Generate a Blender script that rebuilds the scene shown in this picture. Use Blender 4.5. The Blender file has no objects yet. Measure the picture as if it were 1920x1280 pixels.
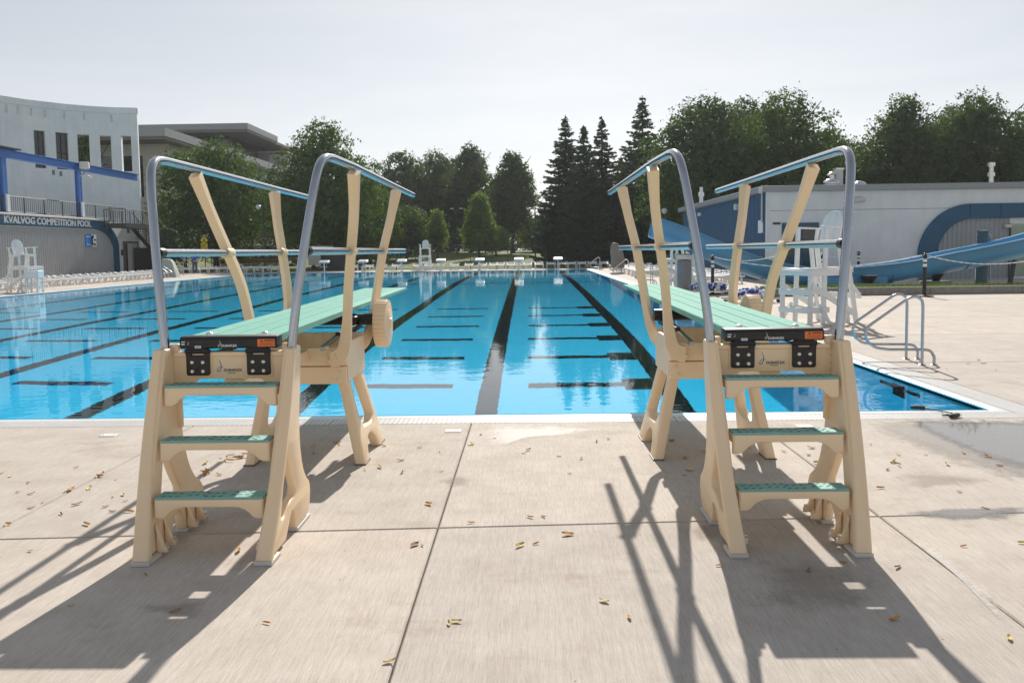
import bpy, bmesh, math, random
import numpy as np
from mathutils import Vector, Matrix
from math import radians as RAD, sin, cos, pi, sqrt, atan2, tan

rnd = random.Random(7)
sc = bpy.context.scene
COL = sc.collection

# ------------------------------------------------------------------ camera, sky, sun, exposure
CAM_H = 1.58; FPX = 1493.0; CX, CY = 960.0, 568.0
PITCH, YAW, ROLL = RAD(3.88), RAD(1.15), RAD(0.8)
cam = bpy.data.objects.new('camera', bpy.data.cameras.new('camera')); COL.objects.link(cam)
sc.camera = cam
CAM_R = Matrix.Rotation(YAW, 3, 'Z') @ Matrix.Rotation(pi / 2 - PITCH, 3, 'X') @ Matrix.Rotation(-ROLL, 3, 'Z')
cam.matrix_world = Matrix.Translation((0, 0, CAM_H)) @ CAM_R.to_4x4()
cam.data.sensor_width = 36.0
cam.data.lens = 36.0 * FPX / 1920.0
cam.data.shift_y = -(640.0 - CY) / 1920.0
cam.data.clip_start = 0.05; cam.data.clip_end = 3000.0

SUN_EL, SUN_AZ = RAD(37.0), RAD(6.4)          # azimuth clockwise from +Y
world = bpy.data.worlds.new('World'); sc.world = world; world.use_nodes = True
wn = world.node_tree; wbg = wn.nodes['Background']
sky = wn.nodes.new('ShaderNodeTexSky'); sky.sky_type = 'NISHITA'; sky.sun_disc = False
sky.sun_elevation = SUN_EL; sky.sun_rotation = SUN_AZ
sky.air_density = 1.0; sky.dust_density = 0.7; sky.ozone_density = 1.0; sky.altitude = 300
whs = wn.nodes.new('ShaderNodeHueSaturation'); whs.inputs['Saturation'].default_value = 0.42
wgm = wn.nodes.new('ShaderNodeGamma'); wgm.inputs['Gamma'].default_value = 0.66
wn.links.new(sky.outputs[0], wgm.inputs['Color']); wn.links.new(wgm.outputs[0], whs.inputs['Color']); wtc = wn.nodes.new('ShaderNodeTexCoord'); wmp = wn.nodes.new('ShaderNodeMapping'); wmp.inputs['Scale'].default_value = (1.2, 2.2, 7.0); wmp.inputs['Rotation'].default_value = (0.1, 0.12, 0.3)
wnz = wn.nodes.new('ShaderNodeTexNoise'); wnz.inputs['Scale'].default_value = 1.7; wnz.inputs['Detail'].default_value = 7; wnz.inputs['Roughness'].default_value = 0.6; wnz.inputs['Distortion'].default_value = 0.6
wn.links.new(wtc.outputs['Generated'], wmp.inputs['Vector']); wn.links.new(wmp.outputs[0], wnz.inputs['Vector'])
wrp = wn.nodes.new('ShaderNodeValToRGB'); wrp.color_ramp.elements[0].position = 0.42; wrp.color_ramp.elements[0].color = (0.985, 0.99, 0.995, 1); wrp.color_ramp.elements[1].position = 0.72; wrp.color_ramp.elements[1].color = (1.07, 1.06, 1.05, 1)
wn.links.new(wnz.outputs['Fac'], wrp.inputs[0])
wmx = wn.nodes.new('ShaderNodeMix'); wmx.data_type = 'RGBA'; wmx.blend_type = 'MULTIPLY'; wmx.inputs[0].default_value = 1.0
wn.links.new(whs.outputs[0], wmx.inputs[6]); wn.links.new(wrp.outputs[0], wmx.inputs[7]); wn.links.new(wmx.outputs[2], wbg.inputs['Color'])
wbg.inputs['Strength'].default_value = 0.15
sl = bpy.data.lights.new('sun', 'SUN'); sl.energy = 4.5; sl.angle = RAD(0.55); sl.color = (1.0, 0.93, 0.84)
sun = bpy.data.objects.new('sun', sl); COL.objects.link(sun)
sun.rotation_euler = (-(pi / 2 - SUN_EL), 0, -SUN_AZ)
sl.cycles.is_caustics_light = True
sc.view_settings.view_transform = 'Standard'; sc.view_settings.look = 'None'
sc.view_settings.exposure = 0.40; sc.view_settings.gamma = 1.0
sc.render.engine = 'CYCLES'
sc.cycles.use_denoising = True
sc.cycles.max_bounces = 10; sc.cycles.transmission_bounces = 6; sc.cycles.transparent_max_bounces = 8
sc.cycles.sample_clamp_indirect = 6.0

# ------------------------------------------------------------------ pixel helpers (photo pixels -> points in the place)
def ray(px, py):
    return CAM_R @ Vector(((px - CX) / FPX, -(py - CY) / FPX, -1.0))
def gp(px, py, z=0.0):
    d = ray(px, py); t = (z - CAM_H) / d.z; return Vector((0, 0, CAM_H)) + d * t
def at(px, py, Y):
    d = ray(px, py); return Vector((0, 0, CAM_H)) + d * (Y / d.y)
def ax(px, py, X):
    d = ray(px, py); return Vector((0, 0, CAM_H)) + d * (X / d.x)

# ------------------------------------------------------------------ materials
MATS = {}
def nodes_of(name):
    m = bpy.data.materials.new(name); m.use_nodes = True
    nt = m.node_tree; b = nt.nodes['Principled BSDF']
    MATS[name] = m
    return m, nt, b
def N(nt, t, **kw):
    n = nt.nodes.new(t)
    for k, v in kw.items(): setattr(n, k, v)
    return n
def ramp(nt, stops):
    r = N(nt, 'ShaderNodeValToRGB'); e = r.color_ramp.elements
    while len(e) < len(stops): e.new(0.5)
    for i, (p, c) in enumerate(stops):
        e[i].position = p; e[i].color = (*c, 1) if len(c) == 3 else c
    return r
def worldpos(nt, scale=(1, 1, 1), obj=False):
    if obj: s = N(nt, 'ShaderNodeTexCoord').outputs['Object']
    else: s = N(nt, 'ShaderNodeNewGeometry').outputs['Position']
    mp = N(nt, 'ShaderNodeMapping'); mp.inputs['Scale'].default_value = scale
    nt.links.new(s, mp.inputs['Vector']); return mp.outputs[0]
def noise(nt, vec, scale, detail=4, rough=0.55):
    n = N(nt, 'ShaderNodeTexNoise'); n.inputs['Scale'].default_value = scale
    n.inputs['Detail'].default_value = detail; n.inputs['Roughness'].default_value = rough
    nt.links.new(vec, n.inputs['Vector']); return n.outputs['Fac']
def mixc(nt, fac, a, b, mode='MIX'):
    m = N(nt, 'ShaderNodeMix', data_type='RGBA', blend_type=mode)
    for s, v in ((m.inputs[0], fac), (m.inputs[6], a), (m.inputs[7], b)):
        if hasattr(v, 'is_linked') or hasattr(v, 'links'): nt.links.new(v, s)
        elif isinstance(v, (int, float)): s.default_value = v
        else: s.default_value = (*v, 1)
    return m.outputs[2]
def bump(nt, b, h, strength, dist):
    bp = N(nt, 'ShaderNodeBump'); bp.inputs['Strength'].default_value = strength; bp.inputs['Distance'].default_value = dist
    nt.links.new(h, bp.inputs['Height']); nt.links.new(bp.outputs[0], b.inputs['Normal'])
def plain(name, col, rough=0.5, metal=0.0, var=0.12, scale=6.0, spec=0.5, bmp=0.0, obj=True, rvar=0.1):
    """a base colour with mottling, roughness variation and a touch of relief"""
    m, nt, b = nodes_of(name)
    v = worldpos(nt, obj=obj)
    f = noise(nt, v, scale, 5)
    r = ramp(nt, [(0.25, tuple(c * (1 - var) for c in col)), (0.75, tuple(min(1, c * (1 + var * 0.6)) for c in col))])
    nt.links.new(f, r.inputs[0]); nt.links.new(r.outputs[0], b.inputs['Base Color'])
    mr = N(nt, 'ShaderNodeMapRange'); mr.inputs[3].default_value = max(0.02, rough - rvar); mr.inputs[4].default_value = min(1, rough + rvar)
    nt.links.new(noise(nt, v, scale * 2.7, 3), mr.inputs[0]); nt.links.new(mr.outputs[0], b.inputs['Roughness'])
    b.inputs['Metallic'].default_value = metal; b.inputs['Specular IOR Level'].default_value = spec
    if bmp: bump(nt, b, noise(nt, v, scale * 8, 3), bmp, 0.01)
    return m

def concrete_mat():
    m, nt, b = nodes_of('broom_finished_concrete')
    v = worldpos(nt)
    streak = noise(nt, worldpos(nt, (70, 2.2, 1)), 1.0, 4, 0.65)
    streak2 = noise(nt, worldpos(nt, (210, 9, 1)), 1.0, 3, 0.7)
    big = noise(nt, v, 0.55, 5, 0.6)
    mid = noise(nt, v, 3.0, 6, 0.65)
    fine = noise(nt, v, 160, 2, 0.6)
    r = ramp(nt, [(0.25, (0.43, 0.385, 0.34)), (0.5, (0.51, 0.465, 0.42)), (0.78, (0.57, 0.53, 0.485))])
    nt.links.new(big, r.inputs[0])
    c = mixc(nt, 0.55, r.outputs[0], ramp_of(nt, mid, [(0.3, (0.42, 0.37, 0.325)), (0.6, (0.55, 0.505, 0.455))]))
    c = mixc(nt, 0.9, c, ramp_of(nt, streak, [(0.33, (0.90, 0.895, 0.89)), (0.6, (1.03, 1.03, 1.03))]), 'MULTIPLY')
    c = mixc(nt, 0.7, c, ramp_of(nt, streak2, [(0.33, (0.78, 0.775, 0.77)), (0.6, (1.08, 1.08, 1.08))]), 'MULTIPLY')
    c = mixc(nt, 0.5, c, ramp_of(nt, fine, [(0.3, (0.8, 0.78, 0.76)), (0.62, (1.08, 1.08, 1.08))]), 'MULTIPLY')
    oi = N(nt, 'ShaderNodeObjectInfo')
    c = mixc(nt, 1.0, c, ramp_of(nt, oi.outputs['Random'], [(0.0, (0.93, 0.935, 0.94)), (1.0, (1.05, 1.04, 1.03))]), 'MULTIPLY')
    # brown stains with a shape of their own
    st = noise(nt, worldpos(nt, (0.8, 1.6, 1)), 1.3, 6, 0.7)
    c = mixc(nt, ramp_of(nt, st, [(0.57, (0, 0, 0)), (0.72, (0.5, 0.5, 0.5))]), c, (0.30, 0.225, 0.165))
    # tiny dark specks
    vo = N(nt, 'ShaderNodeTexVoronoi'); vo.inputs['Scale'].default_value = 5.5; nt.links.new(v, vo.inputs['Vector'])
    c = mixc(nt, ramp_of(nt, vo.outputs['Distance'], [(0.018, (0.8, 0.8, 0.8)), (0.032, (0, 0, 0))]), c, (0.07, 0.05, 0.04))
    nt.links.new(c, b.inputs['Base Color'])
    b.inputs['Roughness'].default_value = 0.85; b.inputs['Specular IOR Level'].default_value = 0.25
    ad = N(nt, 'ShaderNodeMath', operation='ADD'); nt.links.new(streak2, ad.inputs[0]); nt.links.new(fine, ad.inputs[1])
    bump(nt, b, ad.outputs[0], 0.35, 0.004)
    return m
def ramp_of(nt, fac, stops):
    r = ramp(nt, stops); nt.links.new(fac, r.inputs[0]); return r.outputs[0]

def water_mat():
    m = bpy.data.materials.new('clear_pool_water'); m.use_nodes = True; nt = m.node_tree; nt.nodes.clear()
    out = N(nt, 'ShaderNodeOutputMaterial'); g = N(nt, 'ShaderNodeBsdfPrincipled')
    g.inputs['IOR'].default_value = 1.333; g.inputs['Roughness'].default_value = 0.0; g.inputs['Transmission Weight'].default_value = 1.0
    g.inputs['Base Color'].default_value = (0.25, 0.86, 1.0, 1)
    a = noise(nt, worldpos(nt, (1.0, 1.6, 1)), 2.6, 3, 0.5)
    c = noise(nt, worldpos(nt), 9.0, 2, 0.5)
    d = noise(nt, worldpos(nt), 0.35, 2, 0.5)
    mu = N(nt, 'ShaderNodeMath', operation='MULTIPLY_ADD'); nt.links.new(c, mu.inputs[0]); mu.inputs[1].default_value = 0.22; nt.links.new(a, mu.inputs[2])
    mm = N(nt, 'ShaderNodeMath', operation='MULTIPLY'); nt.links.new(mu.outputs[0], mm.inputs[0])
    mr = N(nt, 'ShaderNodeMapRange'); mr.inputs[1].default_value = 0.35; mr.inputs[2].default_value = 0.65; mr.inputs[3].default_value = 0.45; mr.inputs[4].default_value = 1.5
    nt.links.new(d, mr.inputs[0]); nt.links.new(mr.outputs[0], mm.inputs[1])
    bp = N(nt, 'ShaderNodeBump'); bp.inputs['Strength'].default_value = 0.033; bp.inputs['Distance'].default_value = 0.06
    nt.links.new(mm.outputs[0], bp.inputs['Height']); 
    nt.links.new(bp.outputs[0], g.inputs['Normal'])
    nt.links.new(g.outputs[0], out.inputs[0]); MATS['water'] = m; return m

def basin_mat():
    m, nt, b = nodes_of('pale_blue_pool_plaster')
    v = worldpos(nt)
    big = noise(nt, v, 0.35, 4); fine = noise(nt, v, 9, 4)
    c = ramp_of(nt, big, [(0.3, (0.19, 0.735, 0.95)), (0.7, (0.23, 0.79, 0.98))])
    # fine random mottling in the plaster tint
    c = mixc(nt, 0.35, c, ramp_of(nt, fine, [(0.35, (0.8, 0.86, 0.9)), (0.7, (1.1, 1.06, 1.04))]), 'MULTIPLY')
    nt.links.new(c, b.inputs['Base Color']); b.inputs['Roughness'].default_value = 0.9; b.inputs['Specular IOR Level'].default_value = 0.0
    return m

def leaf_mat(name, c1, c2, trans=0.35):
    m = bpy.data.materials.new(name); m.use_nodes = True; nt = m.node_tree; nt.nodes.clear(); MATS[name] = m
    out = N(nt, 'ShaderNodeOutputMaterial')
    v = worldpos(nt)
    f1 = noise(nt, v, 0.55, 3); f2 = noise(nt, v, 7.0, 2)
    ad = N(nt, 'ShaderNodeMath', operation='MULTIPLY_ADD'); nt.links.new(f2, ad.inputs[0]); ad.inputs[1].default_value = 0.6
    nt.links.new(f1, ad.inputs[2])
    c = ramp_of(nt, ad.outputs[0], [(0.55, c1), (1.0, c2)])
    df = N(nt, 'ShaderNodeBsdfDiffuse'); tr = N(nt, 'ShaderNodeBsdfTranslucent')
    nt.links.new(c, df.inputs[0])
    tc = mixc(nt, 1.0, c, (1.5, 1.6, 0.7), 'MULTIPLY'); nt.links.new(tc, tr.inputs[0])
    gl = N(nt, 'ShaderNodeBsdfGlossy'); gl.inputs['Roughness'].default_value = 0.45; gl.inputs[0].default_value = (1, 1, 1, 1)
    m1 = N(nt, 'ShaderNodeMixShader'); m1.inputs[0].default_value = trans
    nt.links.new(df.outputs[0], m1.inputs[1]); nt.links.new(tr.outputs[0], m1.inputs[2])
    m2 = N(nt, 'ShaderNodeMixShader'); m2.inputs[0].default_value = 0.025
    nt.links.new(m1.outputs[0], m2.inputs[1]); nt.links.new(gl.outputs[0], m2.inputs[2])
    nt.links.new(m2.outputs[0], out.inputs[0]); return m

def grate_mat():
    m, nt, b = nodes_of('white_gutter_grating')
    v = worldpos(nt)
    bk = N(nt, 'ShaderNodeTexBrick'); bk.offset = 0.0; bk.inputs['Scale'].default_value = 1.0
    bk.inputs['Brick Width'].default_value = 0.045; bk.inputs['Row Height'].default_value = 0.03
    bk.inputs['Mortar Size'].default_value = 0.006; bk.inputs['Mortar Smooth'].default_value = 0.2
    bk.inputs['Color1'].default_value = (0.74, 0.73, 0.70, 1); bk.inputs['Color2'].default_value = (0.66, 0.65, 0.63, 1); bk.inputs['Mortar'].default_value = (0.34, 0.34, 0.35, 1)
    nt.links.new(v, bk.inputs['Vector'])
    c = mixc(nt, 0.6, bk.outputs['Color'], ramp_of(nt, noise(nt, v, 2.5, 5), [(0.3, (0.82, 0.8, 0.77)), (0.65, (1, 1, 1))]), 'MULTIPLY')
    nt.links.new(c, b.inputs['Base Color']); b.inputs['Roughness'].default_value = 0.4
    bump(nt, b, bk.outputs['Fac'], 0.6, -0.006); return m

def grass_mat():
    m, nt, b = nodes_of('mown_lawn')
    v = worldpos(nt)
    f = noise(nt, v, 0.25, 5, 0.65); g = noise(nt, v, 14, 4, 0.7)
    c = ramp_of(nt, f, [(0.3, (0.075, 0.12, 0.025)), (0.7, (0.15, 0.20, 0.045))])
    c = mixc(nt, 0.8, c, ramp_of(nt, g, [(0.3, (0.6, 0.62, 0.5)), (0.7, (1.25, 1.2, 1.1))]), 'MULTIPLY')
    nt.links.new(c, b.inputs['Base Color']); b.inputs['Roughness'].default_value = 0.9
    bump(nt, b, g, 0.8, 0.05); return m

def painted_block_mat(name, col, bw, bh, strength=0.25):
    m, nt, b = nodes_of(name)
    v = worldpos(nt)
    sx = N(nt, 'ShaderNodeSeparateXYZ'); nt.links.new(v, sx.inputs[0])
    ad = N(nt, 'ShaderNodeMath', operation='ADD'); nt.links.new(sx.outputs[0], ad.inputs[0]); nt.links.new(sx.outputs[1], ad.inputs[1])
    cb = N(nt, 'ShaderNodeCombineXYZ'); nt.links.new(ad.outputs[0], cb.inputs[0]); nt.links.new(sx.outputs[2], cb.inputs[1])
    bk = N(nt, 'ShaderNodeTexBrick'); bk.inputs['Scale'].default_value = 1; bk.inputs['Brick Width'].default_value = bw; bk.inputs['Row Height'].default_value = bh
    bk.inputs['Mortar Size'].default_value = 0.012; bk.inputs['Mortar Smooth'].default_value = 0.4
    nt.links.new(cb.outputs[0], bk.inputs['Vector'])
    c = ramp_of(nt, noise(nt, v, 0.7, 6, 0.65), [(0.3, tuple(x * 0.86 for x in col)), (0.7, col)])
    c = mixc(nt, 0.5, c, ramp_of(nt, noise(nt, worldpos(nt, (1, 1, 0.15)), 3.5, 5, 0.7), [(0.35, (0.88, 0.88, 0.87)), (0.6, (1, 1, 1))]), 'MULTIPLY')
    nt.links.new(c, b.inputs['Base Color']); b.inputs['Roughness'].default_value = 0.7
    bump(nt, b, bk.outputs['Fac'], strength, -0.01); return m

def wet_mat(name, col, rough, amount):
    """a thin wet or dried film, or painted wet sparkle: fades out with noise towards its rim"""
    m, nt, b = nodes_of(name)
    at_ = N(nt, 'ShaderNodeAttribute'); at_.attribute_name = 'film'
    v = worldpos(nt); n1 = noise(nt, v, 9.0, 6, 0.7); n2 = noise(nt, v, 45.0, 4, 0.7)
    ad = N(nt, 'ShaderNodeMath', operation='MULTIPLY_ADD'); nt.links.new(n1, ad.inputs[0]); ad.inputs[1].default_value = 1.3; nt.links.new(at_.outputs['Fac'], ad.inputs[2])
    a2 = N(nt, 'ShaderNodeMath', operation='MULTIPLY_ADD'); nt.links.new(n2, a2.inputs[0]); a2.inputs[1].default_value = 0.5; nt.links.new(ad.outputs[0], a2.inputs[2])
    mr = N(nt, 'ShaderNodeMapRange', interpolation_type='SMOOTHSTEP'); mr.inputs[1].default_value = 1.0; mr.inputs[2].default_value = 1.75; mr.inputs[3].default_value = 0.0; mr.inputs[4].default_value = amount
    nt.links.new(a2.outputs[0], mr.inputs[0]); nt.links.new(mr.outputs[0], b.inputs['Alpha'])
    c = ramp_of(nt, n2, [(0.3, tuple(x * 0.85 for x in col)), (0.7, tuple(x * 1.12 for x in col))]); nt.links.new(c, b.inputs['Base Color'])
    b.inputs['Roughness'].default_value = rough; b.inputs['Specular IOR Level'].default_value = 0.5; return m
def tan_mat():
    m, nt, b = nodes_of('tan_plastic')
    v = worldpos(nt, obj=True)
    c = ramp_of(nt, noise(nt, v, 3.0, 5), [(0.25, (0.85, 0.645, 0.42)), (0.75, (0.91, 0.71, 0.48))])
    # rubbed pale scuffs and faint runs of grime
    sc_ = noise(nt, worldpos(nt, (9, 9, 6), True), 3.0, 5, 0.7)
    c = mixc(nt, ramp_of(nt, sc_, [(0.62, (0, 0, 0)), (0.72, (0.4, 0.4, 0.4))]), c, (0.90, 0.80, 0.64))
    g = noise(nt, worldpos(nt, (1, 1, .6), True), 4.5, 6, 0.7)
    c = mixc(nt, ramp_of(nt, g, [(0.60, (0, 0, 0)), (0.80, (0.22, 0.22, 0.22))]), c, (0.50, 0.36, 0.22))
    nt.links.new(c, b.inputs['Base Color'])
    mr = N(nt, 'ShaderNodeMapRange'); mr.inputs[3].default_value = 0.30; mr.inputs[4].default_value = 0.58
    nt.links.new(noise(nt, v, 14, 4), mr.inputs[0]); nt.links.new(mr.outputs[0], b.inputs['Roughness'])
    bump(nt, b, noise(nt, v, 60, 3), 0.05, 0.004); return m
concrete_mat(); water_mat(); basin_mat(); grate_mat(); grass_mat()
M = MATS
M['concrete'] = M['broom_finished_concrete']; M['grass'] = M['mown_lawn']; M['grate'] = M['white_gutter_grating']; M['basin'] = M['pale_blue_pool_plaster']
plain('joint_dark', (0.10, 0.085, 0.07), 0.95)
plain('gutter_white', (0.74, 0.74, 0.73), 0.35, var=0.06)
plain('black_tile', (0.010, 0.013, 0.018), 0.9, spec=0.0)
tan_mat()
plain('steel', (0.44, 0.46, 0.50), 0.16, metal=1.0, var=0.06, scale=12, rvar=0.06)
plain('mint_board', (0.19, 0.44, 0.37), 0.8, var=0.10, scale=9, bmp=0.25, spec=0.2)
plain('teal_tread', (0.22, 0.45, 0.40), 0.7, var=0.12, bmp=0.2)
plain('black_plastic', (0.014, 0.013, 0.013), 0.42, var=0.3)
plain('black_slot', (0.01, 0.012, 0.012), 0.8)
plain('bolt_steel', (0.72, 0.70, 0.66), 0.28, metal=0.9)
plain('orange_sticker', (0.80, 0.20, 0.045), 0.5)
plain('sticker_white', (0.78, 0.80, 0.82), 0.5)
plain('sticker_text', (0.05, 0.02, 0.01), 0.6)
plain('logo_blue', (0.01, 0.10, 0.30), 0.5)
plain('logo_ink', (0.03, 0.05, 0.10), 0.5)
plain('pale_cap', (0.62, 0.60, 0.56), 0.6)
plain('white_resin', (0.78, 0.79, 0.79), 0.4, var=0.06)
plain('white_board', (0.76, 0.77, 0.77), 0.45, var=0.07)
plain('navy', (0.016, 0.09, 0.175), 0.45, var=0.1, scale=1.5)
plain('navy_siding', (0.03, 0.095, 0.19), 0.5, var=0.1, scale=1.5)
plain('grey_siding', (0.32, 0.335, 0.355), 0.5, var=0.08, scale=1.2)
plain('grey_fascia', (0.30, 0.31, 0.32), 0.5, var=0.06)
plain('dark_metal', (0.035, 0.035, 0.04), 0.5)
plain('dark_stair', (0.05, 0.05, 0.055), 0.55)
plain('blue_steel', (0.075, 0.20, 0.52), 0.4, var=0.1)
plain('slide_blue', (0.09, 0.30, 0.50), 0.35, var=0.14, scale=0.9)
plain('glass_dark', (0.02, 0.025, 0.03), 0.08, spec=0.8)
plain('glass_green', (0.30, 0.38, 0.30), 0.08, spec=0.8, var=0.35, scale=0.8)
plain('beige_panel', (0.53, 0.495, 0.465), 0.7, var=0.06, scale=0.8)
plain('light_panel', (0.55, 0.55, 0.55), 0.6, var=0.05)
plain('brown_eave', (0.16, 0.14, 0.14), 0.6)
plain('door_brown', (0.13, 0.115, 0.105), 0.5)
plain('bark', (0.075, 0.055, 0.04), 0.9, var=0.4, scale=8, bmp=0.5)
plain('tan_cover', (0.27, 0.21, 0.165), 0.8, var=0.15, scale=3)
plain('grey_cover', (0.36, 0.40, 0.36), 0.8, var=0.15, scale=3)
plain('teal_pillar', (0.03, 0.085, 0.11), 0.45)
plain('footing', (0.28, 0.26, 0.235), 0.9, var=0.25, scale=7, bmp=0.3)
plain('ribbed_grey', (0.24, 0.245, 0.25), 0.7, var=0.15, scale=5)
plain('asphalt', (0.06, 0.06, 0.062), 0.9, var=0.2)
plain('sign_yellow', (0.85, 0.68, 0.02), 0.5)
plain('sign_orange', (0.85, 0.42, 0.03), 0.5)
plain('lamp_green', (0.02, 0.06, 0.05), 0.5)
plain('globe_white', (0.75, 0.76, 0.76), 0.3)
plain('float_blue', (0.02, 0.07, 0.42), 0.4)
plain('flower_red', (0.45, 0.06, 0.05), 0.8, var=0.4, scale=9)
plain('skin', (0.50, 0.32, 0.24), 0.6)
plain('jeans', (0.055, 0.085, 0.15), 0.85)
plain('blue_shirt', (0.04, 0.09, 0.36), 0.85)
plain('hair', (0.03, 0.02, 0.015), 0.7)
plain('poster_blue', (0.03, 0.23, 0.62), 0.5)
plain('car_white', (0.7, 0.71, 0.72), 0.25)
plain('car_grey', (0.14, 0.15, 0.17), 0.25)
plain('car_blue', (0.05, 0.10, 0.22), 0.25)
plain('rope_white', (0.74, 0.74, 0.74), 0.6)
plain('leaf_orange', (0.66, 0.33, 0.08), 0.7, var=0.45, scale=30)
plain('leaf_yellow', (0.66, 0.52, 0.18), 0.7, var=0.4, scale=30)
plain('leaf_brown', (0.42, 0.22, 0.10), 0.8, var=0.45, scale=30)
wet_mat('residue', (0.62, 0.59, 0.56), 0.6, 0.6)  # pale colour standing in for the sparkle of wet concrete
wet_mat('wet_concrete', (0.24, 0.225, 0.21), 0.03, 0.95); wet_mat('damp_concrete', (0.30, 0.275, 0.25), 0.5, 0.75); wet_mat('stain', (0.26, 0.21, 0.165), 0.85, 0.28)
painted_block_mat('white_block', (0.78, 0.83, 0.86), 0.4, 0.2)
painted_block_mat('white_wall', (0.79, 0.81, 0.83), 2.4, 2.2, 0.12)
leaf_mat('leaf_mid', (0.026, 0.060, 0.012), (0.092, 0.148, 0.028), 0.34)
leaf_mat('leaf_dark', (0.020, 0.048, 0.014), (0.074, 0.120, 0.028), 0.36)
leaf_mat('leaf_light', (0.075, 0.13, 0.025), (0.17, 0.24, 0.05), 0.45)
leaf_mat('needle', (0.028, 0.056, 0.030), (0.068, 0.105, 0.052), 0.2)
leaf_mat('hedge_leaf', (0.05, 0.09, 0.02), (0.12, 0.17, 0.04), 0.35)

# ------------------------------------------------------------------ mesh helpers
class MB:
    def __init__(s): s.v = []; s.f = []; s.m = []
    def add(s, vs, fs, mi=0):
        o = len(s.v); s.v += [tuple(p) for p in vs]; s.f += [tuple(i + o for i in f) for f in fs]; s.m += [mi] * len(fs); return s
    def box(s, x0, x1, y0, y1, z0, z1, mi=0):
        vs = [(x0, y0, z0), (x1, y0, z0), (x1, y1, z0), (x0, y1, z0), (x0, y0, z1), (x1, y0, z1), (x1, y1, z1), (x0, y1, z1)]
        return s.add(vs, [(3, 2, 1, 0), (4, 5, 6, 7), (0, 1, 5, 4), (1, 2, 6, 5), (2, 3, 7, 6), (3, 0, 4, 7)], mi)
    def bar(s, a, b, w, h, up=(0, 0, 1), mi=0):
        """a board from a to b, w across and h along 'up'"""
        a, b = Vector(a), Vector(b); d = (b - a).normalized(); u = Vector(up)
        if abs(d.dot(u)) > 0.98: u = Vector((0, 1, 0)) if abs(d.y) < 0.9 else Vector((1, 0, 0))
        r = d.cross(u).normalized(); u = r.cross(d).normalized()
        vs = []
        for p in (a, b):
            for (i, j) in ((-1, -1), (1, -1), (1, 1), (-1, 1)): vs.append(p + r * (w / 2 * i) + u * (h / 2 * j))
        return s.add(vs, [(3, 2, 1, 0), (4, 5, 6, 7), (0, 1, 5, 4), (1, 2, 6, 5), (2, 3, 7, 6), (3, 0, 4, 7)], mi)
    def sweep(s, path, section, up=(0, 0, 1), closed=True, caps=True, scales=None, mi=0):
        """section points (a along side, b along up) swept along path; frames transported"""
        P = [Vector(p) for p in path]; n = len(section); base = len(s.v); prev = None
        for i, p in enumerate(P):
            t = ((P[min(i + 1, len(P) - 1)] - P[i]).normalized() + (P[i] - P[max(i - 1, 0)]).normalized()).normalized()
            if prev is None:
                u = Vector(up)
                if abs(u.dot(t)) > 0.98: u = Vector((0, 1, 0))
                u = (u - t * u.dot(t)).normalized()
            else:
                u = (prev - t * prev.dot(t)).normalized()
            prev = u; r = t.cross(u)
            k = scales[i] if scales else 1.0
            ka, kb = k if isinstance(k, tuple) else (k, k)
            for (a, b) in section: s.v.append(tuple(p + r * (a * ka) + u * (b * kb)))
        m = n if closed else n - 1
        for i in range(len(P) - 1):
            for j in range(m):
                a = base + i * n + j; b = base + i * n + (j + 1) % n
                s.f.append((a, b, b + n, a + n)); s.m.append(mi)
        if caps and closed:
            s.f.append(tuple(base + j for j in reversed(range(n)))); s.m.append(mi)
            s.f.append(tuple(base + (len(P) - 1) * n + j for j in range(n))); s.m.append(mi)
        return s
    def tube(s, path, r, n=12, **k):
        return s.sweep(path, [(r * cos(2 * pi * i / n), r * sin(2 * pi * i / n)) for i in range(n)], **k)
    def lathe(s, prof, n=16, mi=0, c=(0, 0, 0), axis='Z'):
        base = len(s.v)
        for (r, z) in prof:
            for i in range(n):
                a = 2 * pi * i / n; p = (r * cos(a), r * sin(a), z)
                if axis == 'X': p = (p[2], p[0], p[1])
                if axis == 'Y': p = (p[0], p[2], p[1])
                s.v.append((p[0] + c[0], p[1] + c[1], p[2] + c[2]))
        for k in range(len(prof) - 1):
            for i in range(n):
                a = base + k * n + i; b = base + k * n + (i + 1) % n
                s.f.append((a, b, b + n, a + n)); s.m.append(mi)
        s.f.append(tuple(base + i for i in reversed(range(n)))); s.m.append(mi)
        e = base + (len(prof) - 1) * n; s.f.append(tuple(e + i for i in range(n))); s.m.append(mi)
        return s
    def mesh(s, name, mats, angle=38):
        me = bpy.data.meshes.new(name); me.from_pydata(s.v, [], s.f)
        for m in (mats if isinstance(mats, (list, tuple)) else [mats]): me.materials.append(M[m] if isinstance(m, str) else m)
        if isinstance(mats, (list, tuple)) and len(mats) > 1: me.polygons.foreach_set('material_index', s.m)
        finish(me, angle); return me
    def build(s, name, mats, parent=None, bevel=0, **k):
        o = link(name, s.mesh(name, mats), parent, **k)
        if bevel: add_bevel(o, bevel)
        return o
def finish(me, angle=38):
    me.validate(); me.update()
    bm = bmesh.new(); bm.from_mesh(me); bmesh.ops.recalc_face_normals(bm, faces=bm.faces) if len(bm.faces) < 60000 else None
    bm.to_mesh(me); bm.free()
    me.polygons.foreach_set('use_smooth', [True] * len(me.polygons))
    me.set_sharp_from_angle(angle=RAD(angle))
def add_bevel(o, w, seg=2):
    b = o.modifiers.new('bevel', 'BEVEL'); b.width = w; b.segments = seg; b.limit_method = 'ANGLE'; b.angle_limit = RAD(40); b.harden_normals = False
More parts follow.
